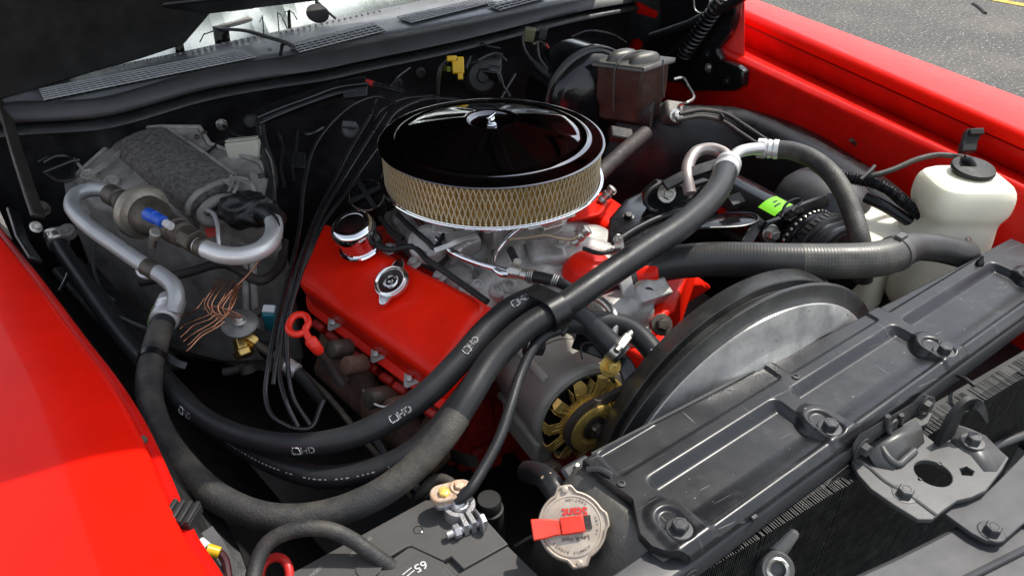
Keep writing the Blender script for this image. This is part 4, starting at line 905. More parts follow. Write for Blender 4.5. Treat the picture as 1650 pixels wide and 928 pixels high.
for q in ((800,470,.812),(770,462,.815),(820,462,.815)):
    mb = MB(); mb.lathe([(.013,-.012),(.012,.004),(.008,.008),(.006,.008),(.005,.004)], frame(P(*q), (-.1,-.4,.9)), 20); obj('cast_boss', mb, CAST, eng)
# water neck: red, far front
mb = MB(); p = P(948,448,.80); mb.lathe([(.045,-.05),(.043,.010),(.036,.026),(.022,.036),(.001,.040)], frame(p, (.05,-.3,1)), 36); mb.tube([p+V(0,0,.01), p+V(.04,-.03,.01), p+V(.085,-.06,.012)], .024, 18); obj('thermostat_housing', mb, ENG, eng, remesh=.004)
bolt(eng, P(990,408,.83), (.1,-.2,1), .008, ZINC)
# front casting with lug
mb = MB(); p = P(1010,500,.77)
mb.tube([P(965,520,.77), P(1005,500,.775), P(1045,500,.77)], [.034,.036,.026], 14); mb.box((0,0,0), (.06,.03,.05), frame(P(1042,478,.79), (0,-.5,.8), X)); mb.tube([P(1000,480,.78), P(1030,530,.75)], .026, 12)
mb.lathe([(.02,-.008),(.02,.008)], frame(P(1040,470,.80), (-.3,-.8,.3)), 20); mb.tube([P(985,540,.75), P(1045,545,.74)], .02, 12)
obj('water_pump', mb, CAST, eng, remesh=.004)
mb = MB(); mb.lathe([(.010,.0),(.010,.0095)], frame(P(1041,471,.803), (-.3,-.8,.3)), 18); obj('lug_bore', mb, IRON, eng)
mb = MB(); mb.hexa([P(1045,560,.72),P(1100,520,.72),P(1130,430,.72),P(1060,440,.72),P(1048,520,.775),P(1085,500,.775),P(1120,405,.775),P(1070,410,.775)]); obj('pump_bracket', mb, ENG, eng, bevel=.006)
mb = MB(); mb.hexa([P(1000,585,.70),P(1050,610,.70),P(1090,560,.70),P(1030,540,.70),P(1005,560,.74),P(1045,580,.74),P(1080,535,.74),P(1030,520,.74)]); obj('timing_cover', mb, ENG, eng, bevel=.006)
bolt(eng, P(1066,523,.79), (-.2,-.6,.6), .010, BROWN)
mb = MB(); mb.hexa([P(908,366,.80),P(970,352,.80),P(990,322,.80),P(930,320,.80),P(912,358,.835),P(968,346,.835),P(985,322,.835),P(935,318,.835)]); obj('rear_runner_cover', mb, ENG, eng, bevel=.006)
# steel pieces between
dp = thing('dipstick', P(485,540,.80), 'bright red looped dipstick handle beside the near valve cover', 'dipstick')
mb = MB(); mb.tube(curve([P(506,560,.820), P(498,546,.828), P(492,532,.834), P(497,520,.838), P(491,508,.841), P(477,508,.841), P(467,519,.838), P(466,533,.835), P(477,539,.833), P(491,535,.832)], .003), .0048, 10); obj('loop_handle', mb, REDP, dp)
mb = MB(); mb.lathe([(.0048,-.012),(.0075,-.008),(.0085,.010),(.006,.014)], frame(P(508,558,.818), (-.35,.35,.8)), 16); obj('seal_plug', mb, REDP, dp)
mb = MB(); mb.tube(curve([P(510,563,.812), P(530,590,.77), P(550,620,.74)], .006), .0055, 8); obj('tube', mb, IRON, dp)
# ================================================================== AIR CLEANER
ac = thing('air_cleaner', V(0,0,.90), 'round air cleaner with shiny black chrome lid and tan mesh filter', 'air cleaner')
O = Matrix.Translation((0,0,.977)); Rr = .1790
prof = [(Rr-.004,-.0125),(Rr,-.0119),(Rr+.0008,-.0106),(Rr,-.0094),(Rr-.0025,-.0086),(Rr-.008,-.0080),(.160,-.0072),(.1555,-.0062),(.1530,-.0048),(.1514,-.0032),(.1500,-.0029),(.1484,-.0036),(.1455,-.0048)]
N_ = 144
R = []
for r_, h_ in prof: R.append([O @ V(r_*math.cos(2*math.pi*k/N_), r_*math.sin(2*math.pi*k/N_), h_) for k in range(N_)])
for r_ in (.138,.125,.11,.095,.08,.065,.052,.044):
    row = []
    for k in range(N_):
        a = 2*math.pi*k/N_; t = (.1455-r_)/(.1455-.044)
        dd = ((a+.35) % (math.pi/4))-math.pi/8; cr_ = .0016*math.sin(math.pi*min(1,t*.9+.08))**.5*math.exp(-(dd/.07)**2)
        row.append(O @ V(r_*math.cos(a), r_*math.sin(a), -.0045+.0245*t**.92+cr_))
    R.append(row)
for r_, h_ in ((.0405,.0218),(.0385,.0212),(.037,.0185),(.034,.0135),(.026,.0115),(.001,.0112)): R.append([O @ V(r_*math.cos(2*math.pi*k/N_), r_*math.sin(2*math.pi*k/N_), h_) for k in range(N_)])
mb = MB(); mb.rings(R); lid = obj('lid', mb, CHRD, ac, ang=50)
mb = MB(); mb.lathe([(.009,.011),(.009,.014),(.006,.016),(.0055,.024),(.004,.026)], O, 18); mb.box((0,0,.023), (.026,.004,.010), O @ Matrix.Rotation(.6,4,'Z')); obj('wing_nut', mb, CHR, lid, bevel=.0012)
mb = MB(); R = []
for h_ in (-.0135,-.073):
    R.append([O @ V((.166+.0035*(1 if k%2 else -1))*math.cos(2*math.pi*k/280), (.166+.0035*(1 if k%2 else -1))*math.sin(2*math.pi*k/280), h_) for k in range(280)])
mb.rings(R); obj('filter_paper', mb, PAPER, ac, ang=20)
mb = MB(); nW = 130
for k in range(nW):
    for sg in (1,-1):
        a0 = 2*math.pi*k/nW; pth = []
        for j in range(14):
            t = j/13; a = a0+sg*2*math.pi/nW*2.2*t; r_ = .1735+.0006*math.sin(j*math.pi+(.0 if sg>0 else math.pi))
            pth.append(O @ V(r_*math.cos(a), r_*math.sin(a), -.014-.059*t))
        mb.tube(pth, .0010, 4, caps=(False,False))
tag(obj('wire_mesh', mb, MESHM, ac), kind='stuff')
mb = MB(); mb.lathe([(.06,-.086),(.15,-.080),(.172,-.079),(.1785,-.078),(.180,-.075),(.1785,-.0715),(.175,-.0705),(.17,-.071),(.06,-.078)], O, 120); obj('base_pan', mb, CHR, ac)
mb = MB(); mb.tube([O @ V(.1795*math.cos(t*math.pi/40), .1795*math.sin(t*math.pi/40), -.0745) for t in range(81)], .0022, 8); obj('base_bead', mb, CHR, ac)
# round black canister behind breather
dc = thing('vacuum_canister', P(590,318,.84), 'round black canister with crossed straps behind the chrome breather', 'canister')
M = frame(P(592,318,.855), (-.25,-.45,.75), X)
mb = MB(); mb.lathe([(.027,-.04),(.028,.0),(.0295,.002),(.0295,.006),(.0275,.008),(.0255,.005),(.0005,.004)], M, 40); obj('canister_body', mb, BLKG, dc)
mb = MB(); mb.lathe([(.0283,.0085),(.0295,.0075),(.030,.006)], M, 40, caps=(False,False)); obj('rim', mb, ZINC, dc)
mb = MB(); mb.box((0,0,.011), (.064,.009,.004), M @ Matrix.Rotation(.1,4,'Z')); mb.box((0,0,.012), (.009,.066,.004), M @ Matrix.Rotation(.12,4,'Z')); obj('strap', mb, BLKM, dc, bevel=.001)
# ================================================================== ALTERNATOR
al = thing('alternator', V(-.05,-.30,.62), 'grey cast alternator with gold finned fan and pulley at its front', 'alternator')
ayc = V(-.050,-.352,.684); AM = frame(ayc, -Y, X)      # local z points forward (towards -Y)
AF = AM; AM = AM @ Matrix.Translation((.002,.002,0)) @ Matrix.Diagonal((1.0,1.0,1.18,1))
mb = MB(); mb.lathe([(.03,-.140),(.052,-.138),(.064,-.130),(.0695,-.118),(.0705,-.076),(.0705,-.072)], AM, 64); obj('rear_housing', mb, CASTD, al)
mb = MB(); mb.lathe([(.0715,-.072),(.0725,-.070),(.0735,-.020),(.0765,-.016),(.077,-.006),(.0755,-.003),(.068,-.002),(.060,-.006),(.045,-.010),(.02,-.010)], AM, 72); obj('front_housing', mb, CASTD, al)
mb = MB(); mb.lathe([(.0712,-.0745),(.0716,-.0735),(.0712,-.0715)], AM, 64, caps=(False,False)); obj('seam', mb, IRON, al)
for a in (128, 208, 30, 290):
    a = math.radians(a); c_ = V(.0735*math.cos(a), .0735*math.sin(a), 0)
    mb = MB(); mb.lathe([(.0045,-.110),(.0065,-.108),(.0065,-.078),(.0055,-.074),(.0055,-.068),(.0072,-.064),(.0072,-.030),(.006,-.026)], AM @ Matrix.Translation(c_), 14); obj('through_bolt_lug', mb, CASTD, al)
# lower mounting lug
mb = MB(); mb.box((-.062,-.05,-.045), (.03,.045,.085), AM @ Matrix.Rotation(0,4,'Z')); obj('lower_lug', mb, CASTD, al, bevel=.006)
mb = MB(); mb.lathe([(.010,-.004),(.010,.012),(.007,.014)], AM @ Matrix.Translation((-.045,-.088,-.01)), 18); obj('pivot_nut', mb, CORR, al)
AM = AF
# fan
mb = MB(); mb.lathe([(.0145,.002),(.040,.004),(.044,.006),(.045,.010),(.040,.012),(.0145,.012)], AM, 48); fan = obj('fan_hub', mb, GOLD, al)
mb = MB(); mb.lathe([(.0665,-.0012),(.0655,-.0004),(.03,-.0004)], AM, 56, caps=(False,True)); obj('vent_shade_disc', mb, VSHADE, al)  # flat black disc paints the darkness seen between the fan blades
for k in range(11):
    a = 2*math.pi*k/11+.12; RM = AM @ Matrix.Rotation(a,4,'Z')
    mb = MB(); mb.rings([[RM @ V(*q) for q in ring] for ring in (
        [(.036,-.006,.009),(.036,.006,.009),(.036,.006,.0105),(.036,-.006,.0105)],
        [(.052,-.0085,.011),(.052,.007,.010),(.052,.007,.0115),(.052,-.0085,.0125)],
        [(.0655,-.011,.013),(.0655,.007,.010),(.0655,.007,.0115),(.0655,-.011,.0145)],
        [(.0685,-.011,.011),(.0685,.006,.009),(.070,.006,.010),(.070,-.011,.012)],
        [(.0688,-.010,.002),(.0688,.002,.002),(.0702,.002,.002),(.0702,-.010,.002)])]); obj('fan_blade', mb, GOLD, al)
    mb = MB(); mb.hexa([RM @ V(*q) for q in ((.040,.0105,.011),(.064,.0095,.0115),(.064,.0105,.0115),(.040,.0115,.011),(.040,.0105,-.008),(.064,.0095,-.008),(.064,.0105,-.008),(.040,.0115,-.008))]); obj('fan_vane', mb, GOLD, al)
    mb = MB(); mb.tube([RM @ V(.042,-.003,.0112), RM @ V(.060,-.003,.0118)], .0016, 6); mb.tube([RM @ V(.042,.004,.0112), RM @ V(.060,.004,.0118)], .0016, 6); obj('blade_rib', mb, GOLD, al)
mb = MB(); mb.lathe([(.020,.012),(.0385,.0125),(.0395,.014),(.0395,.0155),(.031,.021),(.031,.0235),(.0385,.029),(.0395,.0305),(.0395,.0325),(.037,.034),(.026,.034),(.022,.030),(.0135,.0295)], AM, 56); obj('pulley', mb, GOLD, al)
bolt(al, AM @ V(0,0,.0295), -Y, .012, BROWN, h=.010)
mb = MB(); mb.cyl(AM @ V(0,0,.036), AM @ V(0,0,.050), .0075, 16); obj('shaft_end', mb, IRON, al)
blt = thing('drive_belt', AM @ V(.04,.04,.022), 'worn dark drive belt round the gold alternator pulley', 'belt')
q = []
for k in range(25):
    a = math.radians(75+k*8.2); q.append(AM @ V(.0385*math.cos(a), .0385*math.sin(a), .0222))
q = [q[0]+V(.16,0,.012), q[0]+V(.08,0,.008)]+q+[q[-1]+V(.10,0,-.12)]
mb = MB(); R = []
for p, t, a, b in frames(q):
    b = Y; a = t.cross(b).normalized()
    R.append([p+a*.003+b*.0062, p+a*.003-b*.0062, p-a*.006-b*.004, p-a*.006+b*.004])
mb.rings(R); obj('belt_loop', mb, mat('worn belt rubber', (.06,.05,.043), .7, var=.25, bump=.3), blt)
ab = thing('alternator_bracket', AM @ V(.03,.09,0), 'black slotted bracket arm above the alternator with a gold bolt', 'bracket')
pt_ = curve([P(925,548,.785), P(955,558,.783), P(984,570,.778), P(1006,588,.77), P(1016,612,.758), P(1014,642,.742)], .006)
mb = MB(); mb.ribbon(pt_, .024, .007, (-.25,-.75,.6)); obj('arm', mb, BLKG, ab, bevel=.002)
bolt(ab, P(983,590,.782), (-.2,-.9,.45), .0095, GOLD, h=.012)
mb = MB(); mb.hexa([V(.02,-.20,.70)+V(*q) for q in ((0,0,0),(.05,0,0),(.05,.04,0),(0,.04,0),(0,0,.04),(.05,0,.04),(.05,.04,.04),(0,.04,.04))]) if 1 else mb.hexa([P(882,565,.76),P(930,600,.76),P(960,575,.76),P(900,540,.76),P(884,555,.785),P(930,588,.785),P(955,566,.785),P(900,535,.785)]); obj('bracket_block', mb, BLK, ab, bevel=.005)
mb = MB(); mb.tube(curve([P(938,578,.792), P(936,562,.796), P(942,552,.798), P(975,556,.796)]), .0016, 6); obj('wire_edge', mb, SEAL, ab)
# wiring plug at the alternator
pl_ = thing('wiring_plug', P(858,552,.80), 'black wiring plug with wire bail behind the alternator', 'connector')
mb = MB(); mb.box((0,0,0), (.03,.022,.03), frame(P(860,556,.795), (-.2,-.5,.8), RT)); obj('plug_body', mb, BLKM, pl_, bevel=.003)
for d_ in (0, 9):
    mb = MB(); mb.tube(curve([P(850+d_,535,.815), P(853+d_,550,.812), P(850+d_,566,.806), P(856+d_,560,.806), P(868+d_*.5,548,.812)], .003), .0014, 6); obj('bail', mb, ZINC, pl_)
# ================================================================== COMPRESSOR
cp = thing('ac_compressor', V(.48,-.1,.66), 'black cylindrical compressor with green label and ribbed clutch pulley', 'compressor')
cc_ = V(.506,-.222,.742); KM = frame(cc_, -Y, X)
mb = MB(); mb.lathe([(.045,-.26),(.056,-.25),(.058,-.24),(.058,-.02),(.0605,-.018),(.0605,-.004),(.05,-.002)], KM, 56); obj('compressor_body', mb, BLKG, cp)
mb = MB(); mb.lathe([(.059,-.215),(.062,-.213),(.062,-.20),(.059,-.198)], KM, 56, caps=(False,False)); obj('band', mb, BLKG, cp)
lab = MB(); R = []
for h_ in (-.070,-.030): R.append([KM @ V(.0586*math.cos(math.radians(a)), .0586*math.sin(math.radians(a)), h_) for a in range(82, 128, 5)])
lab.rings(R, close=False); obj('green_label', lab, GREEN, cp)
mb = MB()
for h_, a0, a1 in ((-.058,94,104),(-.048,96,112)): 
    mb.rings([[KM @ V(.0588*math.cos(math.radians(a)), .0588*math.sin(math.radians(a)), h_+d_) for a in range(a0,a1+1,5)] for d_ in (0,.004)], close=False)
obj('label_print', mb, BLK, cp)
mb = MB(); mb.lathe([(.05,.002),(.066,.004),(.070,.010),(.070,.030),(.066,.034)], KM, 56); obj('clutch_coil', mb, BLKG, cp)
mb = MB()
for k in range(40):
    a = 2*math.pi*k/40; mb.lathe([(.0028,.0),(.0028,.0015),(.001,.0022)], frame(KM @ V(.0702*math.cos(a), .0702*math.sin(a), .022), (KM.to_3x3() @ V(math.cos(a), math.sin(a), 0))), 8)
tag(obj('coil_studs', mb, ZINC, cp), kind='stuff')
mb = MB(); mb.lathe([(.060,.036),(.0735,.038),(.0750,.041),(.0750,.056),(.0735,.058),(.067,.062),(.067,.066),(.0735,.070),(.074,.073),(.072,.075),(.068,.078),(.068,.081),(.0715,.084),(.0715,.087),(.068,.090),(.060,.091)], KM, 64); pu_ = obj('clutch_pulley', mb, BLK, cp, ang=30)
for k in range(44):
    a = 2*math.pi*k/44; RM = KM @ Matrix.Rotation(a,4,'Z'); mb = MB() if k == 0 else mb
    if k == 0: mb.box((.0752,0,.0485), (.0022,.0062,.012), RM); tooth = mesh_from(mb, 'tooth'); tooth.materials.append(BLKM); tooth.transform(RM.inverted())
    paste(pu_, 'tooth', tooth, RM)
mb = MB(); mb.lathe([(.060,.091),(.0605,.094),(.052,.096),(.046,.0965),(.0455,.120),(.043,.1235),(.001,.124)], KM, 56); obj('clutch_hub', mb, BLKG, cp)
mb = MB(); mb.lathe([(.009,.1238),(.009,.126),(.006,.126),(.0055,.122)], KM @ Matrix.Translation((0.012,.012,0)), 16); obj('hub_recess', mb, BLKM, cp)
cbk = thing('compressor_bracket', P(1230,372,.78), 'black compressor mounting plates with two bright bolts', 'bracket')
def vplate(pts, y_, th, name, mt, par):
    mb = MB(); q = [PY(a_, b_, y_) for a_, b_ in pts]; mb.rings([q, [p+V(0,th,0) for p in q]]); return obj(name, mb, mt, par, bevel=.0025)
vplate([(1238,360),(1280,345),(1287,352),(1282,372),(1284,395),(1250,410),(1232,398),(1228,378)], -.222, .010, 'front_plate', BLK, cbk)
vplate([(1256,348),(1292,330),(1330,316),(1338,322),(1336,334),(1320,336),(1290,346),(1266,358)], -.235, .008, 'upper_plate', BLK, cbk)
bolt(cbk, PY(1242,377,-.226), (-.25,-.9,.3), .0105, ZINC, h=.013)
mb = MB(); mb.tube(curve([P(1258,350,.83), P(1266,330,.845), P(1280,322,.848), P(1292,322,.846), P(1275,340,.84)]), .0025, 8); obj('spring_clip', mb, BLK, cbk)
vplate([(1272,356),(1284,354),(1288,364),(1276,368)], -.232, .012, 'small_lug', BLK, cbk)
# flat black bracket in front of the compressor
cb2 = thing('accessory_bracket', P(1150,350,.80), 'long flat black bracket below the aluminium hose loop with bright bolt', 'bracket')
mb = MB(); mb.rings([[P(a_, b_, z_) for a_, b_ in ((1020,395),(1060,372),(1130,345),(1200,343),(1215,346),(1224,356),(1205,364),(1130,368),(1080,386),(1040,402))] for z_ in (.795,.803)]); obj('flat_plate', mb, BLKG, cb2, bevel=.002)
mb = MB(); mb.rings([[P(a_, b_, z_) for a_, b_ in ((978,392),(982,352),(1008,322),(1052,300),(1110,292),(1130,318),(1120,346),(1066,370),(1024,394),(1000,404))] for z_ in (.806,.816)]); obj('side_plate', mb, BLKG, cb2, bevel=.004)
mb = MB(); mb.tube(PC([(990,392,.82),(1020,372,.82),(1060,352,.82),(1105,338,.82)], .006), .006, 10); obj('plate_rib', mb, BLK, cb2)
bolt(cb2, P(1012,350,.816), (-.1,-.3,.95), .007, BLK)
mb = MB(); mb.tube(PC([(1060,374,.806),(1130,368,.806),(1200,364,.806),(1222,354,.806),(1214,345,.806),(1170,342,.806)], .006), .0022, 8); obj('plate_edge', mb, BLK, cb2)
mb = MB(); mb.ribbon(PC([(1225,352,.80),(1215,370,.79),(1200,395,.775)], .006), .022, .006, (.2,-.6,.7)); obj('stay', mb, BLK, cb2, bevel=.002)
vplate([(1040,312),(1062,292),(1110,300),(1140,290),(1165,300),(1150,330),(1100,342),(1060,344),(1042,334)], -.10, .012, 'rear_plate', BLK, cb2)
mb = MB(); mb.tube(curve([PY(1066,294,-.108), PY(1048,306,-.108), PY(1040,320,-.108), PY(1046,336,-.108), PY(1075,345,-.108)], .005), .0032, 8); obj('edge_highlight', mb, SEAL, cb2)  # lighter grey tube paints the highlight along the curved black edge
bolt(cb2, PY(1074,312,-.108), (-.3,-.85,.4), .0105, ZINC, h=.011)
mb = MB(); mb.ribbon([P(1070,300,.87), P(1110,280,.885), P(1165,262,.897)], .020, .008, (0,-.5,.85)); obj('strut', mb, BLK, cb2, bevel=.002)
mb = MB(); mb.tube(curve([P(1105,330,.83), P(1120,308,.845), P(1135,302,.85), P(1130,318,.84), P(1112,335,.83)]), .004, 8); mb.box((0,0,0), (.03,.02,.02), frame(P(1182,325,.82), (0,-.5,.8))); tag(obj('wiring_lump', mb, BLKM, cb2, bevel=.003), kind='stuff')
# pale coolant tank and grey housing by the inner fender
tk = thing('coolant_tank', P(1405,350,.74), 'pale plastic tank partly hidden between the hoses and the white bottle', 'tank')
q = [(1372,322,.80),(1395,305,.80),(1440,335,.80),(1462,372,.79),(1425,402,.77),(1385,395,.77)]
mb = MB(); mb.rings([[P(*a_)+V(0,0,-.16) for a_ in q], [P(*a_) for a_ in q]]); obj('tank_body', mb, WHT, tk, bevel=.012, seg=4)
gh = thing('wheelhouse_cover', P(1320,320,.74), 'smooth dark grey rounded cover behind the compressor clutch', 'cover')
c_ = P(1325,335,.76); mb = MB(); mb.rings([[c_+V(.085*s_*math.cos(2*math.pi*k/36), .10*s_*math.sin(2*math.pi*k/36), h_) for k in range(36)] for s_, h_ in ((1,-.12),(1.0,-.02),(.96,.012),(.86,.036),(.68,.054),(.40,.066),(.1,.070))]); obj('cover_shell', mb, mat('smooth dark grey cover', (.045,.045,.047), .45, var=.1), gh)
# ================================================================== BRAKE BOOSTER + MASTER CYLINDER
bo = thing('brake_booster', V(.42,.33,.72), 'black round brake booster behind the rusty master cylinder', 'brake booster')
M = frame(V(.4765,.40,.8188), -Y) @ Matrix.Scale(1.07,4)
mb = MB(); mb.lathe([(.09,-.10),(.108,-.09),(.112,-.012),(.1165,-.008),(.1165,-.001),(.112,.003),(.103,.005),(.098,.014),(.085,.024),(.07,.028),(.055,.036),(.04,.040),(.02,.042)], M, 72); obj('shell', mb, BLKG, bo)
mb = MB(); mb.tube([M @ V(.1142*math.cos(t*math.pi/36), .1142*math.sin(t*math.pi/36), .004) for t in range(73)], .0026, 8); obj('crimp_bead', mb, SEAL, bo)
mb = MB(); mb.lathe([(.018,.03),(.018,.05),(.012,.052),(.010,.07)], M @ Matrix.Translation((-.04,-.05,0)), 20); obj('check_valve', mb, BLKM, bo)
mc = thing('master_cylinder', P(1015,160,.80), 'grimy cast iron brake master cylinder with wire bail and dull domed lid', 'master cylinder')
e0 = P(1036,115,.915); e1 = P(958,105,.915); e2 = P(1083,100,.915)
fy = (e1-e0); fx = (e2-e0); fz = V(0,0,-.128)
MC = lambda a, b, c: e0+fy*a+fx*b+fz*c
mb = MB(); mb.rings([[MC(a_,b_,c_) for a_, b_ in ((.02,.03),(.98,.03),(.98,.97),(.02,.97))] for c_ in (0,.55)]+[[MC(a_,b_,c_) for a_, b_ in ((.06,.10),(.94,.10),(.94,.9),(.06,.9))] for c_ in (.75,.98)]); obj('reservoir', mb, mat('stained cast iron', (.055,.030,.023), .55, metal=.2, var=.5, vscale=16, bump=.4, bscale=160, dust=(.12,.06,.042), dust_amt=.4, dscale=20), mc, bevel=.006)
LID = mat('dull grey lid', (.10,.098,.09), .42, metal=.4, var=.2, dust=(.2,.19,.16), dust_amt=.2)
mb = MB(); mb.rings([[MC(a_,b_,c_) for a_, b_ in ((-.04,-.05),(1.03,-.05),(1.03,1.05),(-.04,1.05))] for c_ in (.02,-.06,-.07)]); obj('lid', mb, LID, mc, bevel=.003)
for a_ in (.28,.74):
    mb = MB(); c_ = MC(a_,.5,-.07); q = []
    for s_, h_ in ((1,0),(.92,.008),(.75,.014),(.45,.018)): q.append([c_ + fy*(.21*s_*math.cos(2*math.pi*k/28)) + fx*(.42*s_*math.sin(2*math.pi*k/28)) + Z*h_ for k in range(28)])
    mb.rings(q); obj('lid_dome', mb, LID, mc)
mb = MB(); mb.tube(curve([MC(.5,-.06,.75), MC(.5,-.12,.3), MC(.5,-.10,-.05), MC(.5,.1,-.16), MC(.5,.8,-.17), MC(.5,1.08,-.05), MC(.5,1.1,.4)], .005), .0020, 8); obj('wire_bail', mb, BRKT, mc)
mb = MB(); mb.tube(curve([MC(-.02,.62,-.1), MC(-.06,.6,.1), MC(-.05,.66,.35), MC(-.03,.8,.6)], .005), .0020, 8); obj('wire_bail', mb, BRKT, mc)
mb = MB(); b0_ = MC(.02,.55,.88); mb.cyl(MC(1.2,.5,.85), b0_, .030, 24); obj('bore', mb, IRON, mc)
mb = MB(); mb.box((0,0,0), (.05,.045,.04), frame(P(1084,182,.81), (-.1,-.6,.7), RT)); obj('front_boss', mb, mat('worn casting grey', (.17,.16,.145), .5, metal=.5, var=.3, bump=.3, dust=(.25,.23,.2), dust_amt=.2), mc, bevel=.008)
bolt(mc, P(1089,187,.83), (-.1,-.75,.6), .010, ZINC, h=.008)
mb = MB(); mb.tube(curve([P(1086,128,.855), P(1100,126,.857), P(1110,140,.85), P(1118,158,.842), P(1106,166,.838), P(1094,170,.83)], .004), .0034, 8); obj('brake_line', mb, ZINC, mc)
# ================================================================== HOSES
def hose(name, pts, r, mt, label, cat='hose', group=None, n=20, step=.006, rib=0, ribp=.005):
    t = thing(name, P(*pts[len(pts)//2]), label, cat, group); pth = PC(pts, step if not rib else .0012)
    if rib:
        L = 0; rr = []
        for i, p in enumerate(pth):
            if i: L += (pth[i]-pth[i-1]).length
            rr.append((r if not callable(r) else r(i/(len(pth)-1)))+rib*(math.sin(2*math.pi*L/ribp)))
    else: rr = r if not callable(r) else [r(i/(len(pth)-1)) for i in range(len(pth))]
    mb = MB(); mb.tube(pth, rr, n); obj('hose_body', mb, mt, t, ang=60)
    return t, pth
def near(pth, px, py):
    best = None; L = 0
    for i, p in enumerate(pth):
        if i: L += (p-pth[i-1]).length
        v = p-CAMP; c = (PW/2+PF*v.dot(RT)/v.dot(FW), PH/2-PF*v.dot(UP)/v.dot(FW)); d = (c[0]-px)**2+(c[1]-py)**2
        if best is None or d < best[0]: best = (d, i, L)
    return best[1], best[2]
# A/C suction hose, the longest: compressor -> evaporator
sh, shp = hose('suction_hose', [(1172,268,.900),(1152,312,.902),(1100,362,.900),(1040,402,.897),(975,446,.893),(905,494,.886),(845,530,.878),(792,582,.862),(752,645,.845),(712,705,.825),(655,764,.800),(590,806,.785),(510,832,.775),(430,833,.775),(352,802,.778),(287,740,.785),(248,672,.792),(240,610,.800),(254,545,.808),(272,498,.812)],
    lambda t: .0196-.0038*float(smooth(.15,.45,t)), RUBH, 'thickest dark rubber air conditioning hose sweeping from the compressor round to the left pipe', 'hose', 'air conditioning hoses')
# its dusty lower run is a sleeve of its own
i0, _ = near(shp, 735,672); i1, _ = near(shp, 272,500)
mb = MB(); seg_ = shp[i0:i1-6]; mb.tube(seg_, [.0163-.0001*float(smooth(0,.1,i/len(seg_))) for i in range(len(seg_))], 22); obj('dusty_cover', mb, RUBD, sh)
def ferrule(par, a, d, r, L, mt=ALUW, rings_=2):
    M = frame(a, d); pr = [(r*.72,-.003),(r,0),(r*1.02,L*.35)]
    for k in range(rings_):
        z_ = L*(.42+.25*k); pr += [(r*.9,z_),(r*.9,z_+L*.06),(r*1.0,z_+L*.12)]
    pr += [(r*.98,L),(r*.7,L+.003)]
    mb = MB(); mb.lathe(pr, M, 28); return obj('ferrule', mb, mt, par)
ferrule(sh, shp[0]+(shp[0]-shp[2]).normalized()*.012, shp[6]-shp[0], .0215, .036)
ferrule(sh, shp[-1]+(shp[-1]-shp[-3]).normalized()*.018, shp[-8]-shp[-1], .0195, .044)
# strap round the hose in the lower left
i_, _ = near(shp, 246,578); t_ = (shp[i_+1]-shp[i_-1]).normalized()
mb = MB(); mb.lathe([(.0160,-.005),(.0178,-.0045),(.0178,.0045),(.0160,.005)], frame(shp[i_], t_), 28, caps=(False,False)); obj('tie_strap', mb, BLK, sh)
mb = MB(); mb.ribbon(curve([P(268,574,.80), P(285,585,.795), P(300,590,.79)]), .009, .003, (0,-.5,.8)); obj('strap_tail', mb, BLK, sh)
# heater hoses
h1, h1p = hose('heater_hose', [(1003,572,.80),(985,556,.81),(958,530,.828),(918,496,.858),(878,479,.880),(830,494,.880),(786,530,.868),(740,582,.852),(690,632,.836),(636,670,.822),(560,705,.805),(480,716,.795),(410,708,.788),(345,684,.782),(292,645,.778),(240,592,.775),(188,530,.776),(140,462,.782),(106,412,.790),(92,388,.795)],
    lambda t: .0160-.0030*float(smooth(.2,.5,t)), RUBH, 'upper dark heater hose with white print looping from the water pump to the firewall', 'hose', 'heater hoses')
h2, h2p = hose('heater_hose', [(1075,605,.775),(1055,570,.79),(1028,540,.805),(995,522,.82),(940,520,.835),(880,520,.845),(835,538,.848),(795,578,.838),(748,640,.818),(702,696,.798),(655,735,.785),(590,760,.772),(520,768,.765),(455,752,.760),(395,722,.756),(335,680,.752),(290,636,.75),(245,585,.752),(205,536,.756),(160,480,.76),(120,425,.765)],
    lambda t: .0155-.0028*float(smooth(.25,.55,t)), RUBH, 'lower dark heater hose running under its printed twin with a dotted line', 'hose', 'heater hoses')
def logo_text(par, pth, px, py, r, txt, size, ang, flip):
    i, s_ = near(pth, px, py)
    hose_text(txt, pth, r, s_, ang, size, WHITEP, par, flip)
for (px, py, an) in ((833,494,.55),(752,566,.45),(645,668,.9),(490,716,1.35),(310,664,1.15)):
    i, s_ = near(h1p, px, py); rr = .0160-.0030*float(smooth(.2,.5,i/len(h1p)))
    hose_text('HD', h1p, rr, s_-.0065, an, .0112, PRINT, h1, True)
    # square emblem beside the letters, drawn as an outline on the hose
    fr = frames(h1p); LL = [0]
    for k in range(1, len(h1p)): LL.append(LL[-1]+(h1p[k]-h1p[k-1]).length)
    def on(s2, q):
        k = max(0, min(len(h1p)-2, int(s2/LL[-1]*(len(h1p)-1)))); f = (s2-LL[k])/(LL[k+1]-LL[k]); p = h1p[k].lerp(h1p[k+1], f); t = (h1p[k+1]-h1p[k]).normalized()
        up = (Z-t*t.z).normalized(); sd2 = up.cross(t); a = an-q/rr; return p+(up*math.cos(a)+sd2*math.sin(a))*(rr+.0006)
    c = [(.0025,-.004),(.0105,-.004),(.0115,-.0005),(.0105,.004),(.004,.004),(.0025,.002),(.0025,-.004)]
    mb = MB(); pl = [on(s_+a_, b_) for a_, b_ in c]; mb.tube(pl, .0007, 4); obj('emblem', mb, PRINT, h1)
for k in range(44):
    i, s_ = near(h2p, 790-8.5*k if k < 22 else 600-9*(k-22), 600+7.2*k if k < 22 else 768-.0*(k-22))
    if k == 0: dots = []; 
    dots.append(i)
mb = MB(); L = 0
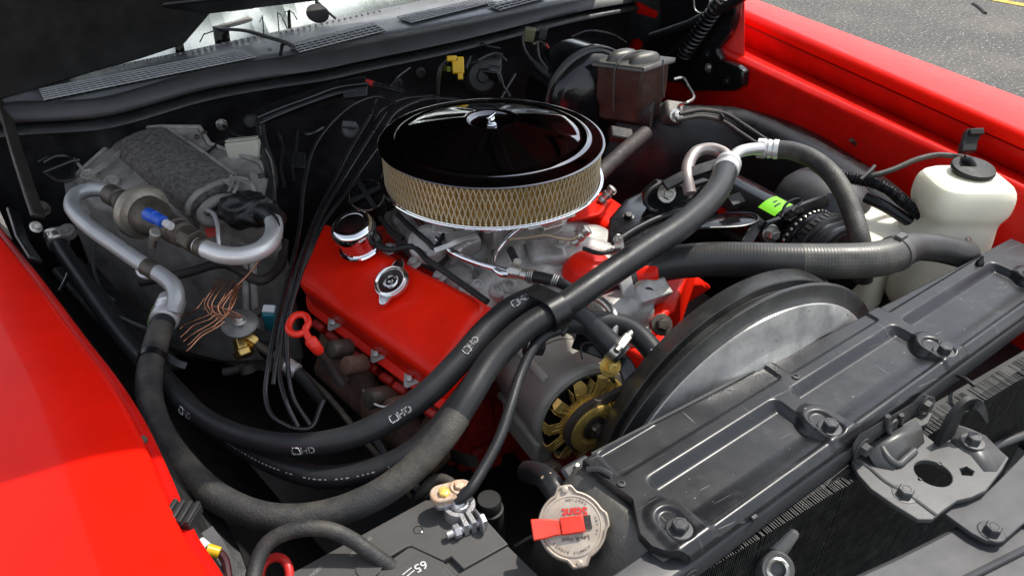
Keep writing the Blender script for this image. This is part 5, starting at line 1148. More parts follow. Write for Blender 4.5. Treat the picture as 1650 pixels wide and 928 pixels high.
for i in range(1, len(h2p)-1):
    f = i/len(h2p)
    if .24 < f < .93 and random.random() < .72:
        t = (h2p[i+1]-h2p[i-1]).normalized(); up = (Z-t*t.z).normalized(); sd2 = up.cross(t); rr = .0155-.0028*float(smooth(.25,.55,f)); a = .95
        n_ = up*math.cos(a)+sd2*math.sin(a); p = h2p[i]+n_*(rr+.0002); sx_ = t*random.uniform(.0008,.0022); sy_ = n_.cross(t)*.0007
        mb.add([p-sx_-sy_, p+sx_-sy_, p+sx_+sy_, p-sx_+sy_], [(0,1,2,3)])
tag(obj('dotted_line', mb, mat('faded print', (.30,.30,.30), .7), h2), kind='stuff')
hose_text('HD', h2p, .0155, near(h2p, 1055,572)[1], .45, .014, PRINT, h2, True)
def worm_clamp(par, c, t, r, nrm):
    M = frame(c, t); mb = MB(); mb.lathe([(r,-.006),(r+.0012,-.006),(r+.0012,.006),(r,.006)], M, 28, caps=(False,False)); obj('clamp_band', mb, ZINC, par)
    nrm = (Vector(nrm)-t*t.dot(Vector(nrm))).normalized(); q = c+nrm*(r+.006); sd2 = t.cross(nrm)
    mb = MB(); mb.box((0,0,0), (.026,.012,.009), frame(q, nrm, sd2)); obj('clamp_housing', mb, ZINC, par, bevel=.002)
    mb = MB(); mb.cyl(q-sd2*.02, q+sd2*.02, .0045, 12); obj('clamp_screw', mb, ZINC, par)
i_, _ = near(h1p, 1001,570); worm_clamp(h1, h1p[2], (h1p[3]-h1p[1]).normalized(), .0162, (.1,-.45,.8))
for k_ in (1,): 
    c = P(88,384,.797); M = frame(h1p[-1]+(h1p[-1]-h1p[-3]).normalized()*.008, (h1p[-1]-h1p[-4])); mb = MB(); mb.lathe([(.013,-.02),(.017,-.018),(.017,-.010),(.013,-.008),(.013,.006),(.016,.008),(.016,.012)], M, 22); obj('clamp_band', mb, ZINC, h1)
    for s_ in (-1,1): 
        mb = MB(); mb.cyl(M @ V(s_*.008,-.010,-.012), M @ V(s_*.008,-.010,.016), .002, 8); obj('clamp_wire', mb, ZINC, h1)
    mb = MB(); mb.cyl(M @ V(-.012,-.006,.018), M @ V(.012,-.006,.018), .004, 10); obj('clamp_screw', mb, ZINC, h1)
# rubber strap holding the hoses together
i_, _ = near(shp, 893,502); j_, _ = near(h1p, 872,479)
t_ = (shp[i_+2]-shp[i_-2]).normalized(); a_ = shp[i_]; b_ = h1p[j_]; b_ = b_-t_*t_.dot(b_-a_)
st = thing('hose_strap', a_, 'wide black rubber strap binding the hoses together above the alternator', 'strap')
d_ = (b_-a_); ln = d_.length; d_.normalize(); up_ = t_.cross(d_).normalized()
if up_.dot(FW) > 0: up_ = -up_
q = []
r1, r2 = .0215, .0180
for k in range(17): an = math.radians(-90+180*k/16); q.append(a_+d_*(ln+r2*math.cos(an))*1+up_*r2*math.sin(an))
for k in range(17): an = math.radians(90+180*k/16); q.append(a_+d_*(r1*math.cos(an))+up_*r1*math.sin(an))
q.append(q[0])
mb = MB(); R = [[p+t_*.0125*s1+ (p-(a_+d_*ln/2)).normalized()*h_ for s1, h_ in ((-1,-.0005),(-1,.0018),(1,.0018),(1,-.0005))] for p in q]; mb.rings(R); obj('strap_band', mb, BLKG if 0 else BLK, st, bevel=.0008)
tl = thing('strap_clip', a_-d_*.03, 'black plastic clip hanging from the hose strap', 'clip')
mb = MB(); mb.hexa([P(880,520,.845),P(908,545,.842),P(918,530,.842),P(890,512,.848),P(880,516,.86),P(908,540,.855),P(918,526,.855),P(890,508,.86)]); obj('clip_body', mb, BLKM, tl, bevel=.003)
# cable from that clip down to the battery
bcb, _p = hose('battery_cable', [(900,532,.862),(880,540,.862),(860,560,.855),(840,600,.842),(822,655,.828),(805,705,.815),(778,756,.803),(752,795,.795),(735,806,.788)], .0066, RUBH, 'black battery cable dropping from the hose clip to the battery clamp', 'cable', None, 14)
bc2, _p = hose('battery_cable', [(735,788,.785),(722,776,.785),(705,772,.782),(690,782,.772),(675,800,.75),(664,830,.72)], .0068, RUBD, 'short grey cable arching behind the corroded battery bridge', 'cable', None, 14)
bc3, _p = hose('battery_cable', [(404,960,.78),(414,905,.788),(432,874,.796),(460,858,.802),(495,851,.803),(530,853,.80),(565,868,.79),(600,892,.775),(640,920,.755)], .0082, RUBD, 'thick grey-black cable looping over the left battery corner', 'cable', None, 14)
rw, _p = hose('red_wire', [(418,935,.76),(424,910,.768),(438,898,.772),(456,900,.772),(466,918,.768),(464,945,.76)], .0048, mat('red wire sheath', (.55,.02,.015), .4, var=.1), 'short red cable loop inside the thick grey cable by the battery', 'cable', None, 12)
yc = thing('yellow_connector', P(345,888,.80), 'yellow crimp connector with thin wires beside the near red fender', 'connector')
mb = MB(); mb.cyl(P(334,885,.81), P(354,890,.806), .0062, 14, .0055); obj('crimp', mb, YEL, yc)
mb = MB(); mb.tube(PC([(354,890,.806),(362,900,.80),(368,930,.79)], .005), .0042, 8); obj('dark_wire', mb, mat('maroon wire', (.05,.008,.01), .4), yc)
mb = MB(); mb.cyl(P(322,872,.815), P(334,882,.812), .005, 12); obj('white_sleeve', mb, WHITEP, yc)
mb = MB(); mb.ribbon(PC([(320,862,.80),(345,900,.79),(360,960,.78)], .01), .03, .003, Z); obj('grey_bracket', mb, SEAL, yc)
gb = thing('fender_brace', P(370,870,.76), 'dark flat brace beside the near fender under the thick hose', 'brace')
mb = MB(); mb.ribbon(PC([(325,822,.77),(350,850,.76),(372,895,.75),(390,950,.74)], .01), .022, .006, (.4,0,.9)); obj('brace_bar', mb, BLK, gb, bevel=.002)
# upper radiator hose
rh, rhp = hose('radiator_hose', [(985,462,.80),(1030,438,.812),(1080,424,.825),(1150,418,.838),(1250,420,.848),(1340,421,.852),(1400,419,.852),(1432,413,.851),(1452,404,.849),(1475,398,.845),(1510,400,.835),(1560,412,.815)],
    lambda t: .0262-.0045*float(smooth(.74,.84,t)), mat('charcoal ribbed hose', (.032,.031,.029), .40, var=.15, rvar=.06, dust=(.12,.11,.09), dust_amt=.2, dscale=10), 'big ribbed charcoal upper radiator hose crossing above the shroud', 'hose', None, 30, rib=.00007, ribp=.0045)
j0, _ = near(rhp, 1290,420); j1, _ = near(rhp, 1440,412); sg = rhp[j0:j1]
mb = MB(); mb.tube(sg, [.0263+.00012*math.sin(i*.0012*2*math.pi/.0045) for i in range(len(sg))], 30); obj('dusty_end', mb, mat('dusty brown hose', (.055,.051,.044), .42, var=.2, vscale=30, rvar=.08, dust=(.17,.155,.12), dust_amt=.4, dscale=14), rh, ang=60)
i_, _ = near(rhp, 1438,400); t_ = (rhp[i_+4]-rhp[i_-4]).normalized()
mb = MB(); mb.lathe([(.0262,-.006),(.0276,-.006),(.0276,.006),(.0262,.006)], frame(rhp[i_], t_), 32, caps=(False,False)); obj('clamp_band', mb, BRKT, rh)
mb = MB(); mb.box((0,0,0), (.02,.012,.009), frame(rhp[i_]+Z*.028, Z, t_)); obj('clamp_housing', mb, BRKT, rh, bevel=.002)
# discharge hose with pale ferrule + aluminium loops
dh, dhp = hose('discharge_hose', [(1252,241,.905),(1275,243,.907),(1305,254,.905),(1335,276,.897),(1358,308,.882),(1374,345,.862),(1386,388,.838),(1392,425,.80),(1390,450,.77)], .0158, RUBD, 'dusty grey air conditioning hose arching down in front of the far inner fender', 'hose', 'air conditioning hoses', 20)
ferrule(dh, dhp[0]+(dhp[0]-dhp[3]).normalized()*.032, dhp[3]-dhp[0], .0172, .034)
ap = thing('aluminium_pipe', P(1180,250,.90), 'bent aluminium pipe loops joining two hoses above the compressor', 'pipe', 'aluminium pipes')
mb = MB(); mb.tube(PC([(1112,312,.86),(1107,285,.88),(1110,262,.893),(1124,244,.902),(1146,240,.906),(1166,247,.905),(1174,262,.903),(1172,272,.9)], .004), .0105, 16); obj('bent_tube', mb, mat('pinkish aluminium', (.42,.37,.35), .45, metal=.6, var=.15), ap)
mb = MB(); mb.tube(PC([(1174,268,.897),(1180,255,.903),(1192,245,.907),(1208,241,.908),(1226,240,.906)], .004), .0105, 16); obj('bent_tube', mb, ALU, ap)
# corrugated loom and thin lines along the far inner fender
lm = thing('wiring_loom', P(1420,310,.83), 'corrugated black wiring loom running towards the white bottle', 'loom')
pth = PC([(1352,284,.85),(1385,290,.848),(1415,298,.845),(1440,312,.838),(1462,330,.83),(1490,352,.815)], .0008)
mb = MB(); mb.tube(pth, [.0105+.0011*math.sin(i*.0008*2*math.pi/.0042) for i in range(len(pth))], 16); obj('loom_tube', mb, BLK, lm)
mb = MB(); mb.tube(PC([(1395,318,.82),(1430,335,.815),(1470,360,.80)], .006), .010, 14); obj('loom_tube', mb, BLK, lm)
for pts, r_, lb in (([(1095,184,.845),(1130,178,.85),(1165,183,.85),(1200,203,.848),(1235,226,.845),(1262,240,.84)], .0046, 'upper of two thin dark lines running over the far inner fender'),
                    ([(1090,194,.84),(1128,188,.845),(1160,194,.845),(1195,216,.842),(1225,236,.838),(1250,252,.83)], .0046, 'lower of two thin dark lines running over the far inner fender')):
    hose('brake_line', pts, r_, RUBD, lb, 'line', 'lines along the far inner fender', 10)
mb = MB(); mb.box((0,0,0), (.005,.02,.012), frame(P(1163,189,.852), Z, RT)); tag(obj('line_clip', mb, BLK, bevel=.001), 'small black clip pinching two thin lines on the far inner fender', 'clip')
# fuel filter hose and vacuum lines on the intake
fh, fhp = hose('fuel_hose', [(850,445,.846),(868,447,.848),(885,451,.848),(905,458,.845),(925,470,.835)], .0088, RUBH, 'short black fuel hose with two spring clamps on the intake', 'hose', None, 16, step=.002)
for px in (856, 897):
    i_, _ = near(fhp, px, 450); t_ = (fhp[i_+1]-fhp[i_-1]).normalized()
    for k in (-1,0,1):
        mb = MB(); mb.tube([frame(fhp[i_]+t_*.0032*k, t_) @ V(.0098*math.cos(a*math.pi/10), .0098*math.sin(a*math.pi/10), 0) for a in range(21)], .0012, 6); obj('spring_clamp', mb, ZINC, fh)
vt = [([(596,384,.85),(625,402,.852),(665,398,.852),(690,420,.848),(720,440,.842),(755,465,.838),(785,486,.838)], .0048, BLKM, 'black vacuum tube lying along the top edge of the red valve cover'),
      ([(640,345,.865),(668,372,.866),(690,390,.865),(700,400,.862),(718,372,.866),(726,350,.87)], .0042, BLKM, 'black vacuum tube looping below the air cleaner base'),
      ([(612,350,.86),(630,372,.856),(650,385,.853)], .004, BLKM, 'short black vacuum tube behind the chrome breather'),
      ([(820,385,.868),(850,383,.869),(880,379,.869),(905,385,.866),(922,386,.864),(935,376,.866)], .0022, mat('tan wire', (.36,.27,.17), .5), 'thin tan wire strung across the intake casting'),
      ([(822,402,.856),(832,422,.85)], .0062, BLKM, 'stubby black rubber tube standing on the intake'),
      ([(940,400,.85),(965,408,.85),(985,405,.848),(1000,400,.845)], .0035, BLKM, 'short black wire by the spring at the throttle'),
      ([(955,478,.835),(975,488,.84),(988,505,.835),(990,525,.825),(985,550,.81)], .0066, ZINC, 'bright bent steel tube curving down behind the alternator bracket')]
for pts, r_, m_, lb in vt: hose('vacuum_tube' if m_ is BLKM else 'thin_line', pts, r_, m_, lb, 'tube', None, 10, .004)
mb = MB(); mb.lathe([(.004,-.006),(.0062,-.004),(.0062,.004),(.004,.006)], frame(P(833,424,.851), (.1,-.3,1)), 14); tag(obj('sensor_tip', mb, BEIGE), 'tiny pale sensor tip on the intake beside the fuel line', 'sensor')
# throttle spring / bracket right of the intake
tb = thing('throttle_bracket', P(995,395,.84), 'small bright upright bracket with a screw behind the thick hose', 'bracket')
mb = MB(); mb.ribbon([P(996,382,.86), P(998,398,.848), P(1000,412,.838)], .015, .003, (-.2,-.8,.3)); obj('tab', mb, ZINC, tb, bevel=.001); bolt(tb, P(996,386,.862), (-.2,-.8,.4), .005, ZINC)
mb = MB(); mb.ribbon([P(1004,440,.835), P(1010,462,.82), P(1012,480,.805)], .022, .005, (-.1,-.8,.5)); obj('lower_tab', mb, CAST, tb, bevel=.002)
for q, lb in (((938,378,.865),'coiled bright spring end right of the air cleaner base'),((980,312,.85),'bright clamped fitting just right of the air filter')):
    mb = MB(); M = frame(P(*q), (.5,-.2,.6)); mb.lathe([(.006,-.02),(.008,-.018),(.008,-.012),(.0065,-.010),(.0085,-.006),(.0085,.0),(.0065,.002),(.009,.006),(.009,.012),(.005,.014)], M, 18); tag(obj('spring_fitting', mb, ZINC), lb, 'fitting')

# ================================================================== A/C EVAPORATOR CASE
ev = thing('evaporator_case', P(300,420,.55), 'grimy grey evaporator case against the left of the firewall', 'case')
def hexp(b4, t4): 
    return MB().hexa([P(*q) for q in b4]+[P(*q) for q in t4])
# back flange and upper shell
q = [(118,286,.845),(205,208,.885),(258,204,.892),(322,205,.895),(338,232,.885),(420,262,.875),(440,300,.862),(445,352,.845),(300,360,.83),(150,330,.835)]
mb = MB(); mb.rings([[P(*a_)+V(0,.0,-.30) for a_ in q], [P(*a_)+V(0,0,-.012) for a_ in q], [P(*a_) for a_ in q]]); obj('upper_shell', mb, CASE, ev, bevel=.007, seg=3)
mb = MB(); mb.tube([P(a_[0],a_[1],a_[2]+.002) for a_ in q[:7]], .004, 8); obj('highlight_rib', mb, CASE, ev)  # rib added along the shell outline to catch light as a highlight
mb = MB(); mb.ribbon([P(128,292,.848), P(165,268,.868), P(205,238,.878)], .006, .008, Z); obj('edge_rib', mb, CASE, ev)
mb = MB(); mb.hexa([P(400,275,.86),P(440,290,.86),P(444,345,.845),P(410,335,.85),P(400,275,.882),P(438,290,.878),P(442,342,.862),P(410,332,.868)]); obj('corner_block', mb, CASE, ev, bevel=.005)
for q_ in ((318,222,.893),(330,216,.894),(420,285,.886),(436,330,.868)): bolt(ev, P(*q_), (-.1,-.3,.95), .005, BROWN, washer=False)
# rounded insulated duct
dp_ = PC([(225,225,.868),(262,252,.864),(310,288,.858),(362,328,.850)], .004); rr = []
mb = MB(); R = []
nn = len(dp_)
for i, (p, t, a, b) in enumerate(frames(dp_)):
    s_ = i/(nn-1); up2 = (Z-t*t.z).normalized(); sd2 = up2.cross(t); e_ = 1-.5*smooth(.12,0,s_); w_ = (.060-.002*s_)*(.8+.2*e_); h_ = (.030+.004*s_)*e_; row = []
    for k in range(25):
        an = math.pi*k/24; n1 = noise.noise(V(p.x*60+k, p.y*60, k*.7))*.0016
        row.append(p+sd2*(w_*math.cos(an))+up2*((h_+n1)*math.sin(an)**.75))
    row.append(p-sd2*w_-up2*.06); row.append(p+sd2*w_-up2*.06)
    R.append(row)
mb.rings(R); duct = obj('insulated_duct', mb, FUZZ, ev, ang=60)
for i_ in (nn-3,):
    mb = MB(); mb.tube([q_ for q_ in R[i_][:25]], .006, 10); obj('duct_lip', mb, CASE, ev)
mb = MB(); mb.tube([R[i_][6]+V(0,0,.001) for i_ in range(4, nn-8)], .0035, 8); obj('seam_ridge', mb, CASE, ev)
# collar where the pipe enters, rolled foam lip
mb = MB(); mb.tube(PC([(402,300,.868),(392,318,.868),(350,322,.868),(326,342,.862),(330,356,.858),(350,358,.856),(378,350,.856)], .005), .0085, 12); obj('rolled_lip', mb, CASE, ev)
mb = MB(); mb.rings([[P(*q_) for q_ in ((352,290,.888),(378,285,.888),(410,292,.882),(418,318,.872),(392,312,.868),(360,300,.87))], [P(*q_) for q_ in ((356,292,.893),(378,288,.893),(406,294,.888),(412,314,.878),(390,309,.875),(364,300,.876))]]); obj('collar', mb, CASE, ev, bevel=.004)
for a_ in ((372,284,.885),(380,286,.885)):
    mb = MB(); mb.tube(curve([P(*a_), P(a_[0]+2,a_[1]+14,.892), P(a_[0]-4,a_[1]+26,.886)]), .003, 8); obj('strap_rib', mb, CASE, ev)
# lower body
mb = MB(); q = [(100,320,.80),(160,345,.81),(300,362,.815),(446,352,.82),(446,420,.80),(440,600,.70),(330,600,.66),(250,500,.68),(120,430,.72)]
top_ = [P(120,300,.80), P(300,355,.80), P(450,352,.815), P(447,330,.83)]
f0, f1 = P(110,335,.80), P(446,372,.805)
mb.hexa([f0+V(.0,-.02,-.30), f1+V(0,.0,-.34), f1+V(0,.16,-.34), f0+V(0,.14,-.30), f0, f1, f1+V(0,.16,.02), f0+V(0,.14,.02)]); obj('lower_body', mb, CASE, ev, bevel=.012, seg=3)
mb = MB(); g0, g1 = P(368,385,.80), P(447,380,.80)
mb.hexa([g0+V(0,-.012,-.24), g1+V(0,-.012,-.26), g1+V(0,.02,-.26), g0+V(0,.02,-.24), g0+V(0,-.012,0), g1+V(0,-.012,0), g1+V(0,.02,0), g0+V(0,.02,0)]); obj('end_panel', mb, mat('dirty pale grey panel', (.22,.205,.185), .6, var=.35, vscale=30, bump=.4, bscale=160, dust=(.10,.09,.075), dust_amt=.4, dscale=22), ev, bevel=.006)
for a_, b_ in (((392,412,.79),(395,520,.73)),((404,412,.79),(410,525,.73))):
    mb = MB(); mb.tube([P(*a_)+V(0,-.012,0), P(*b_)+V(0,-.012,0)], .006, 10); obj('moulded_rib', mb, CASE, ev)
mb = MB(); mb.tube(PC([(225,455,.765),(300,440,.775),(360,425,.785),(420,452,.775),(450,430,.775),(458,390,.78)], .006), .008, 10); obj('drain_tube', mb, IRON, ev)
for q in ((143,282,.855),(180,292,.856),(108,372,.81)):
    mb = MB(); mb.lathe([(.013,-.01),(.013,.003),(.010,.005),(.006,.002),(.005,.004)], frame(P(*q), (-.1,-.4,.9)), 18); obj('screw_boss', mb, CASE, ev)
mb = MB(); mb.ribbon(PC([(120,258,.86),(145,285,.856),(176,300,.852)], .005), .004, .008, Z); obj('edge_rib', mb, CASE, ev)
mb = MB(); mb.box((0,0,0), (.016,.016,.004), frame(P(340,374,.83), (-.1,-.8,.5))); obj('red_tag', mb, REDPR, ev)
mb = MB(); mb.tube(PC([(332,338,.87),(344,345,.872),(350,362,.866),(352,385,.855),(353,400,.845)], .004), .0034, 8); tag(obj('sensing_tube', mb, ALUW), 'thin pale tube bending down beside the red tag', 'tube')
# pale relay box
rl_ = thing('relay_box', P(393,240,.88), 'dirty pale rectangular relay on the firewall above the evaporator case', 'relay')
mb = MB(); mb.box((0,0,0), (.060,.024,.038), frame(P(394,243,.885), (0,.2,1), RT)); obj('relay_cover', mb, BEIGE, rl_, bevel=.005, seg=3)
mb = MB(); mb.box((0,.0,.021), (.056,.020,.004), frame(P(394,243,.885), (0,.2,1), RT)); obj('relay_lid', mb, BEIGE, rl_, bevel=.002)
mb = MB(); mb.tube(PC([(360,203,.89),(375,215,.89),(395,222,.89)], .005), .003, 8); obj('relay_wire', mb, WIRE, rl_)
# expansion valve
xv = thing('expansion_valve', P(250,350,.88), 'stained brown expansion valve with round disc and bright blue service cap', 'valve')
xa, xb = P(176,312,.895), P(338,402,.885); xd = (xb-xa); XL = xd.length; M = frame(xa, xd)
f = XL/.19
pr = [(.012,0),(.0165,.002),(.0165,.020),(.013,.022),(.013,.026),(.0185,.028),(.0185,.034),(.014,.036),(.014,.042),(.022,.046),(.024,.062)]
mb = MB(); mb.lathe([(r_, h_*f) for r_, h_ in pr], M, 28); obj('inlet_nut', mb, BROWN, xv)
mb = MB(); mb.lathe([(.03,.060*f),(.040,.061*f),(.0425,.064*f),(.0425,.070*f),(.040,.073*f),(.034,.0735*f),(.030,.076*f)], M, 44); obj('disc', mb, mat('tan stained disc', (.26,.235,.19), .45, metal=.4, var=.25, vscale=40, dust=(.12,.1,.07), dust_amt=.35, bump=.12), xv)
mb = MB(); mb.lathe([(.030,.074*f),(.029,.092*f),(.024,.104*f),(.019,.118*f),(.0185,.122*f),(.0205,.124*f),(.0205,.132*f),(.0175,.134*f),(.0195,.137*f),(.0195,.144*f),(.016,.147*f),(.016,.156*f)], M, 36); obj('valve_body', mb, BROWN, xv)
mb = MB(); mb.rings([[M @ V(.019*math.cos(math.pi/3*k), .019*math.sin(math.pi/3*k), h_*f) for k in range(6)] for h_ in (.150,.168)]); obj('outlet_nut', mb, BROWN, xv, bevel=.0015)
mb = MB(); mb.rings([[M @ V(.017*math.cos(math.pi/3*k), .017*math.sin(math.pi/3*k), h_*f) for k in range(6)] for h_ in (.002,.020)]); obj('inlet_hex', mb, BROWN, xv, bevel=.0015)
ca = P(236,344,.925); cb_ = P(268,360,.92)
mb = MB(); mb.lathe([(.0085,0),(.0098,.002),(.0098,.018),(.0088,.019),(.0088,.034),(.006,.035)], frame(ca, cb_-ca), 16); obj('blue_cap', mb, BLUE, xv)
mb = MB(); mb.cyl(P(266,359,.92), P(276,365,.918), .0058, 12); obj('valve_stem', mb, WHITEP, xv)
mb = MB(); mb.cyl(P(248,378,.885), P(244,400,.868), .006, 12); mb2 = MB(); mb2.lathe([(.0085,0),(.0085,.012),(.006,.014)], frame(P(251,380,.884), (.1,-.5,.7)), 14); obj('side_port', mb, BROWN, xv); obj('port_nut', mb2, mat('pale stained nut', (.36,.34,.30), .5, metal=.5), xv)
# aluminium pipe from the valve to the hose
pp = thing('aluminium_pipe', P(180,380,.89), 'dull aluminium pipe bending from the expansion valve down to the thick hose', 'pipe', 'aluminium pipes')
pth = PC([(190,312,.893),(168,306,.893),(143,306,.893),(123,314,.892),(116,330,.889),(124,346,.887),(150,370,.882),(190,398,.873),(232,427,.862),(262,445,.854),(280,462,.846),(284,482,.835),(280,500,.822)], .004)
mb = MB(); mb.tube(pth, .0118, 18); obj('bent_tube', mb, mat('grey aluminium pipe', (.40,.40,.395), .42, metal=.45, var=.14, rvar=.08, bump=.12, bscale=500), pp)
i_, _ = near(pth, 244,432); t_ = (pth[i_+1]-pth[i_-1]).normalized()
mb = MB(); mb.lathe([(.0118,-.011),(.0128,-.010),(.0128,.010),(.0118,.011)], frame(pth[i_], t_), 24, caps=(False,False)); obj('tape_wrap', mb, BROWN, pp)
mb = MB(); mb.tube(PC([(228,424,.865),(222,434,.855),(226,443,.848),(240,446,.848),(252,442,.85)], .003), .0035, 8); obj('wire_hanger', mb, ALUW, pp)
# bright pipe with tape lump
wp_ = thing('aluminium_pipe', P(400,390,.88), 'bright aluminium pipe elbow ending in a lump of black tape', 'pipe', 'aluminium pipes')
mb = MB(); pth = PC([(320,396,.882),(338,404,.882),(360,411,.882),(390,412,.882),(418,404,.882),(436,388,.883),(442,368,.884),(438,352,.884),(425,340,.882)], .004); mb.tube(pth, .0130, 20); obj('bent_tube', mb, ALUW, wp_)
M = frame(pth[1], pth[2]-pth[0]); mb = MB(); mb.lathe([(.013,.0),(.0152,.001),(.0152,.012),(.013,.013)], M, 22); obj('brown_collar', mb, BROWN, wp_)
tp = thing('tape_wrap', P(395,335,.87), 'lumpy black tape wrapped round the bright pipe end', 'tape')
me = bpy.data.meshes.new('tape'); bm = bmesh.new(); bmesh.ops.create_icosphere(bm, subdivisions=4, radius=1)
c_ = P(398,338,.872)
for v in bm.verts:
    n_ = v.co.copy(); d_ = 1+.22*noise.noise(n_*2.2+V(3,1,0))+.10*noise.noise(n_*6)+.05*abs(noise.noise(n_*14))
    v.co = c_ + RT*(n_.x*.044*d_) + V(FW.x,FW.y,0).normalized()*(n_.y*.036*d_) + Z*(n_.z*.027*d_)
bm.to_mesh(me); bm.free(); obj('tape_lump', me, TAPE, tp, ang=80)
mb = MB(); mb.tube(PC([(424,342,.882),(436,346,.886),(446,356,.884)], .002), .0165, 16); obj('tape_end', mb, TAPE, tp)
for k in range(4):
    mb = MB(); mb.tube(PC([(428+k*4,338+k*3,.897),(437+k*3,342+k*4,.90),(448+k,352+k*4,.896)], .003), .0012, 5); obj('tape_thread', mb, WIRE, tp)
# copper capillaries
cx_t = thing('copper_capillary', P(350,480,.80), 'tangle of thin copper capillary tubes coiled beside the evaporator case', 'capillary tube')
main = [(447,362,.885),(440,385,.875),(425,410,.865),(400,442,.845),(372,470,.832),(352,495,.825),(346,510,.822)]
mb = MB(); mb.tube(PC(main, .004), .0014, 8); obj('main_tube', mb, COPPER, cx_t)
random.seed(11)
jj = lambda k: random.uniform(-k,k)
for k in range(6):
    x0 = 344+7*k; pts = [(x0+10+jj(2),448+k*2+jj(3),.838),(x0-6+jj(3),468+k*3,.838),(x0-14+jj(3),488+k*2+jj(3),.832),(x0-8+jj(3),506+jj(3),.824),(x0+8+jj(3),512+jj(4),.82)]
    mb = MB(); mb.tube(PC(pts, .003), .0010, 7); obj('coil_loop', mb, COPPER, cx_t)
for k in range(3):
    pts = [(378+k*3,452+k*4,.838),(374+k*2,480+k*3,.832),(362+k*2,506,.825),(346+jj(3),522+k*3,.818)]
    mb = MB(); mb.tube(PC(pts, .003), .0010, 7); obj('coil_loop', mb, COPPER, cx_t)
for k, (xa_, ya_, xb_, yb_) in enumerate(((335,508,290,530),(337,515,291,543),(342,520,296,550),(344,526,303,556),(352,526,300,566))):
    pts = [(xa_+10,ya_-8,.824),(xa_,ya_,.82),((xa_+xb_)/2+jj(2),(ya_+yb_)/2-3+jj(2),.812),(xb_+6,yb_-5,.803),(xb_,yb_,.80)]
    mb = MB(); mb.tube(PC(pts, .003), .0010, 7); obj('coil_tail', mb, COPPER, cx_t)
mb = MB(); mb.tube(PC([(330,480,.83),(318,496,.822),(300,506,.812),(290,512,.805)], .004), .0010, 7); obj('coil_tail', mb, COPPER, cx_t)
mb = MB(); mb.tube(PC([(328,498,.824),(345,494,.83),(370,500,.828),(388,508,.822)], .004), .0012, 7); obj('cross_tie', mb, COPPER, cx_t)
# heater control valve with brass fittings
hv = thing('heater_valve', P(400,540,.77), 'vacuum heater valve with a pale disc and brass fittings', 'valve')
M = frame(P(386,520,.80), (-.05,-.3,1)); mb = MB(); mb.lathe([(.012,-.016),(.021,-.006),(.0255,-.003),(.0255,.0),(.022,.003),(.012,.006),(.007,.009),(.003,.012)], M, 36); obj('diaphragm', mb, mat('grey diaphragm', (.20,.195,.18), .45, metal=.5, var=.3), hv)
bolt(hv, P(386,516,.812), (-.05,-.3,1), .0055, ZINC)
for a_, b_, r_ in (((384,528,.785),(400,540,.775),.0125),((398,540,.776),(415,553,.765),.0105),((388,545,.77),(394,575,.752),.012),((391,562,.76),(396,574,.752),.0145)):
    mb = MB(); p0, p1 = P(*a_), P(*b_); M = frame(p0, p1-p0); L_h = (p1-p0).length; mb.rings([[M @ V(r_*math.cos(math.pi/3*k), r_*math.sin(math.pi/3*k), h_) for k in range(6)] for h_ in (0, L_h)]); obj('brass_fitting', mb, BRASS, hv, bevel=.002)
mb = MB(); mb.tube(PC([(412,550,.768),(425,562,.762),(440,572,.758),(455,582,.755),(466,590,.752)], .004), .0062, 12); obj('outlet_tube', mb, BROWN, hv)
mb = MB(); mb.lathe([(.008,-.008),(.0105,-.006),(.0105,.002),(.0085,.003),(.0085,.005),(.0105,.006),(.0105,.012),(.008,.013)], frame(P(468,591,.752), P(478,598,.748)-P(466,590,.752)), 20); obj('hose_clamp', mb, ALUW, hv)
mb = MB(); mb.tube(PC([(474,596,.75),(490,612,.735),(520,650,.70)], .006), .0085, 12); obj('lower_hose', mb, BLKM, hv)
mb = MB(); mb.box((0,0,0), (.018,.022,.045), frame(P(437,514,.785), (-.05,-.3,1), RT)); obj('teal_block', mb, TEAL, hv, bevel=.003)
mb = MB(); mb.box((0,0,.024), (.017,.012,.003), frame(P(437,514,.785), (-.05,-.3,1), RT)); obj('block_top', mb, WHITEP, hv, bevel=.0005)
mb = MB(); mb.lathe([(.014,-.03),(.014,.0),(.011,.003),(.010,.012)], frame(P(430,548,.765), (-.05,-.3,1)), 20); obj('solenoid', mb, BLKM, hv)
mb = MB(); mb.tube(PC([(399,510,.795),(412,505,.80),(424,500,.80)], .004), .007, 12); obj('link', mb, IRON, hv)
mb = MB(); mb.tube(PC([(398,588,.735),(402,600,.725)], .004), .012, 12); mb.tube(PC([(360,600,.72),(380,596,.722),(398,590,.725)], .004), .0065, 10); tag(obj('drain_stub', mb, BEIGE if 0 else IRON, None), 'short dark pipe stub below the brass fittings', 'pipe', None)

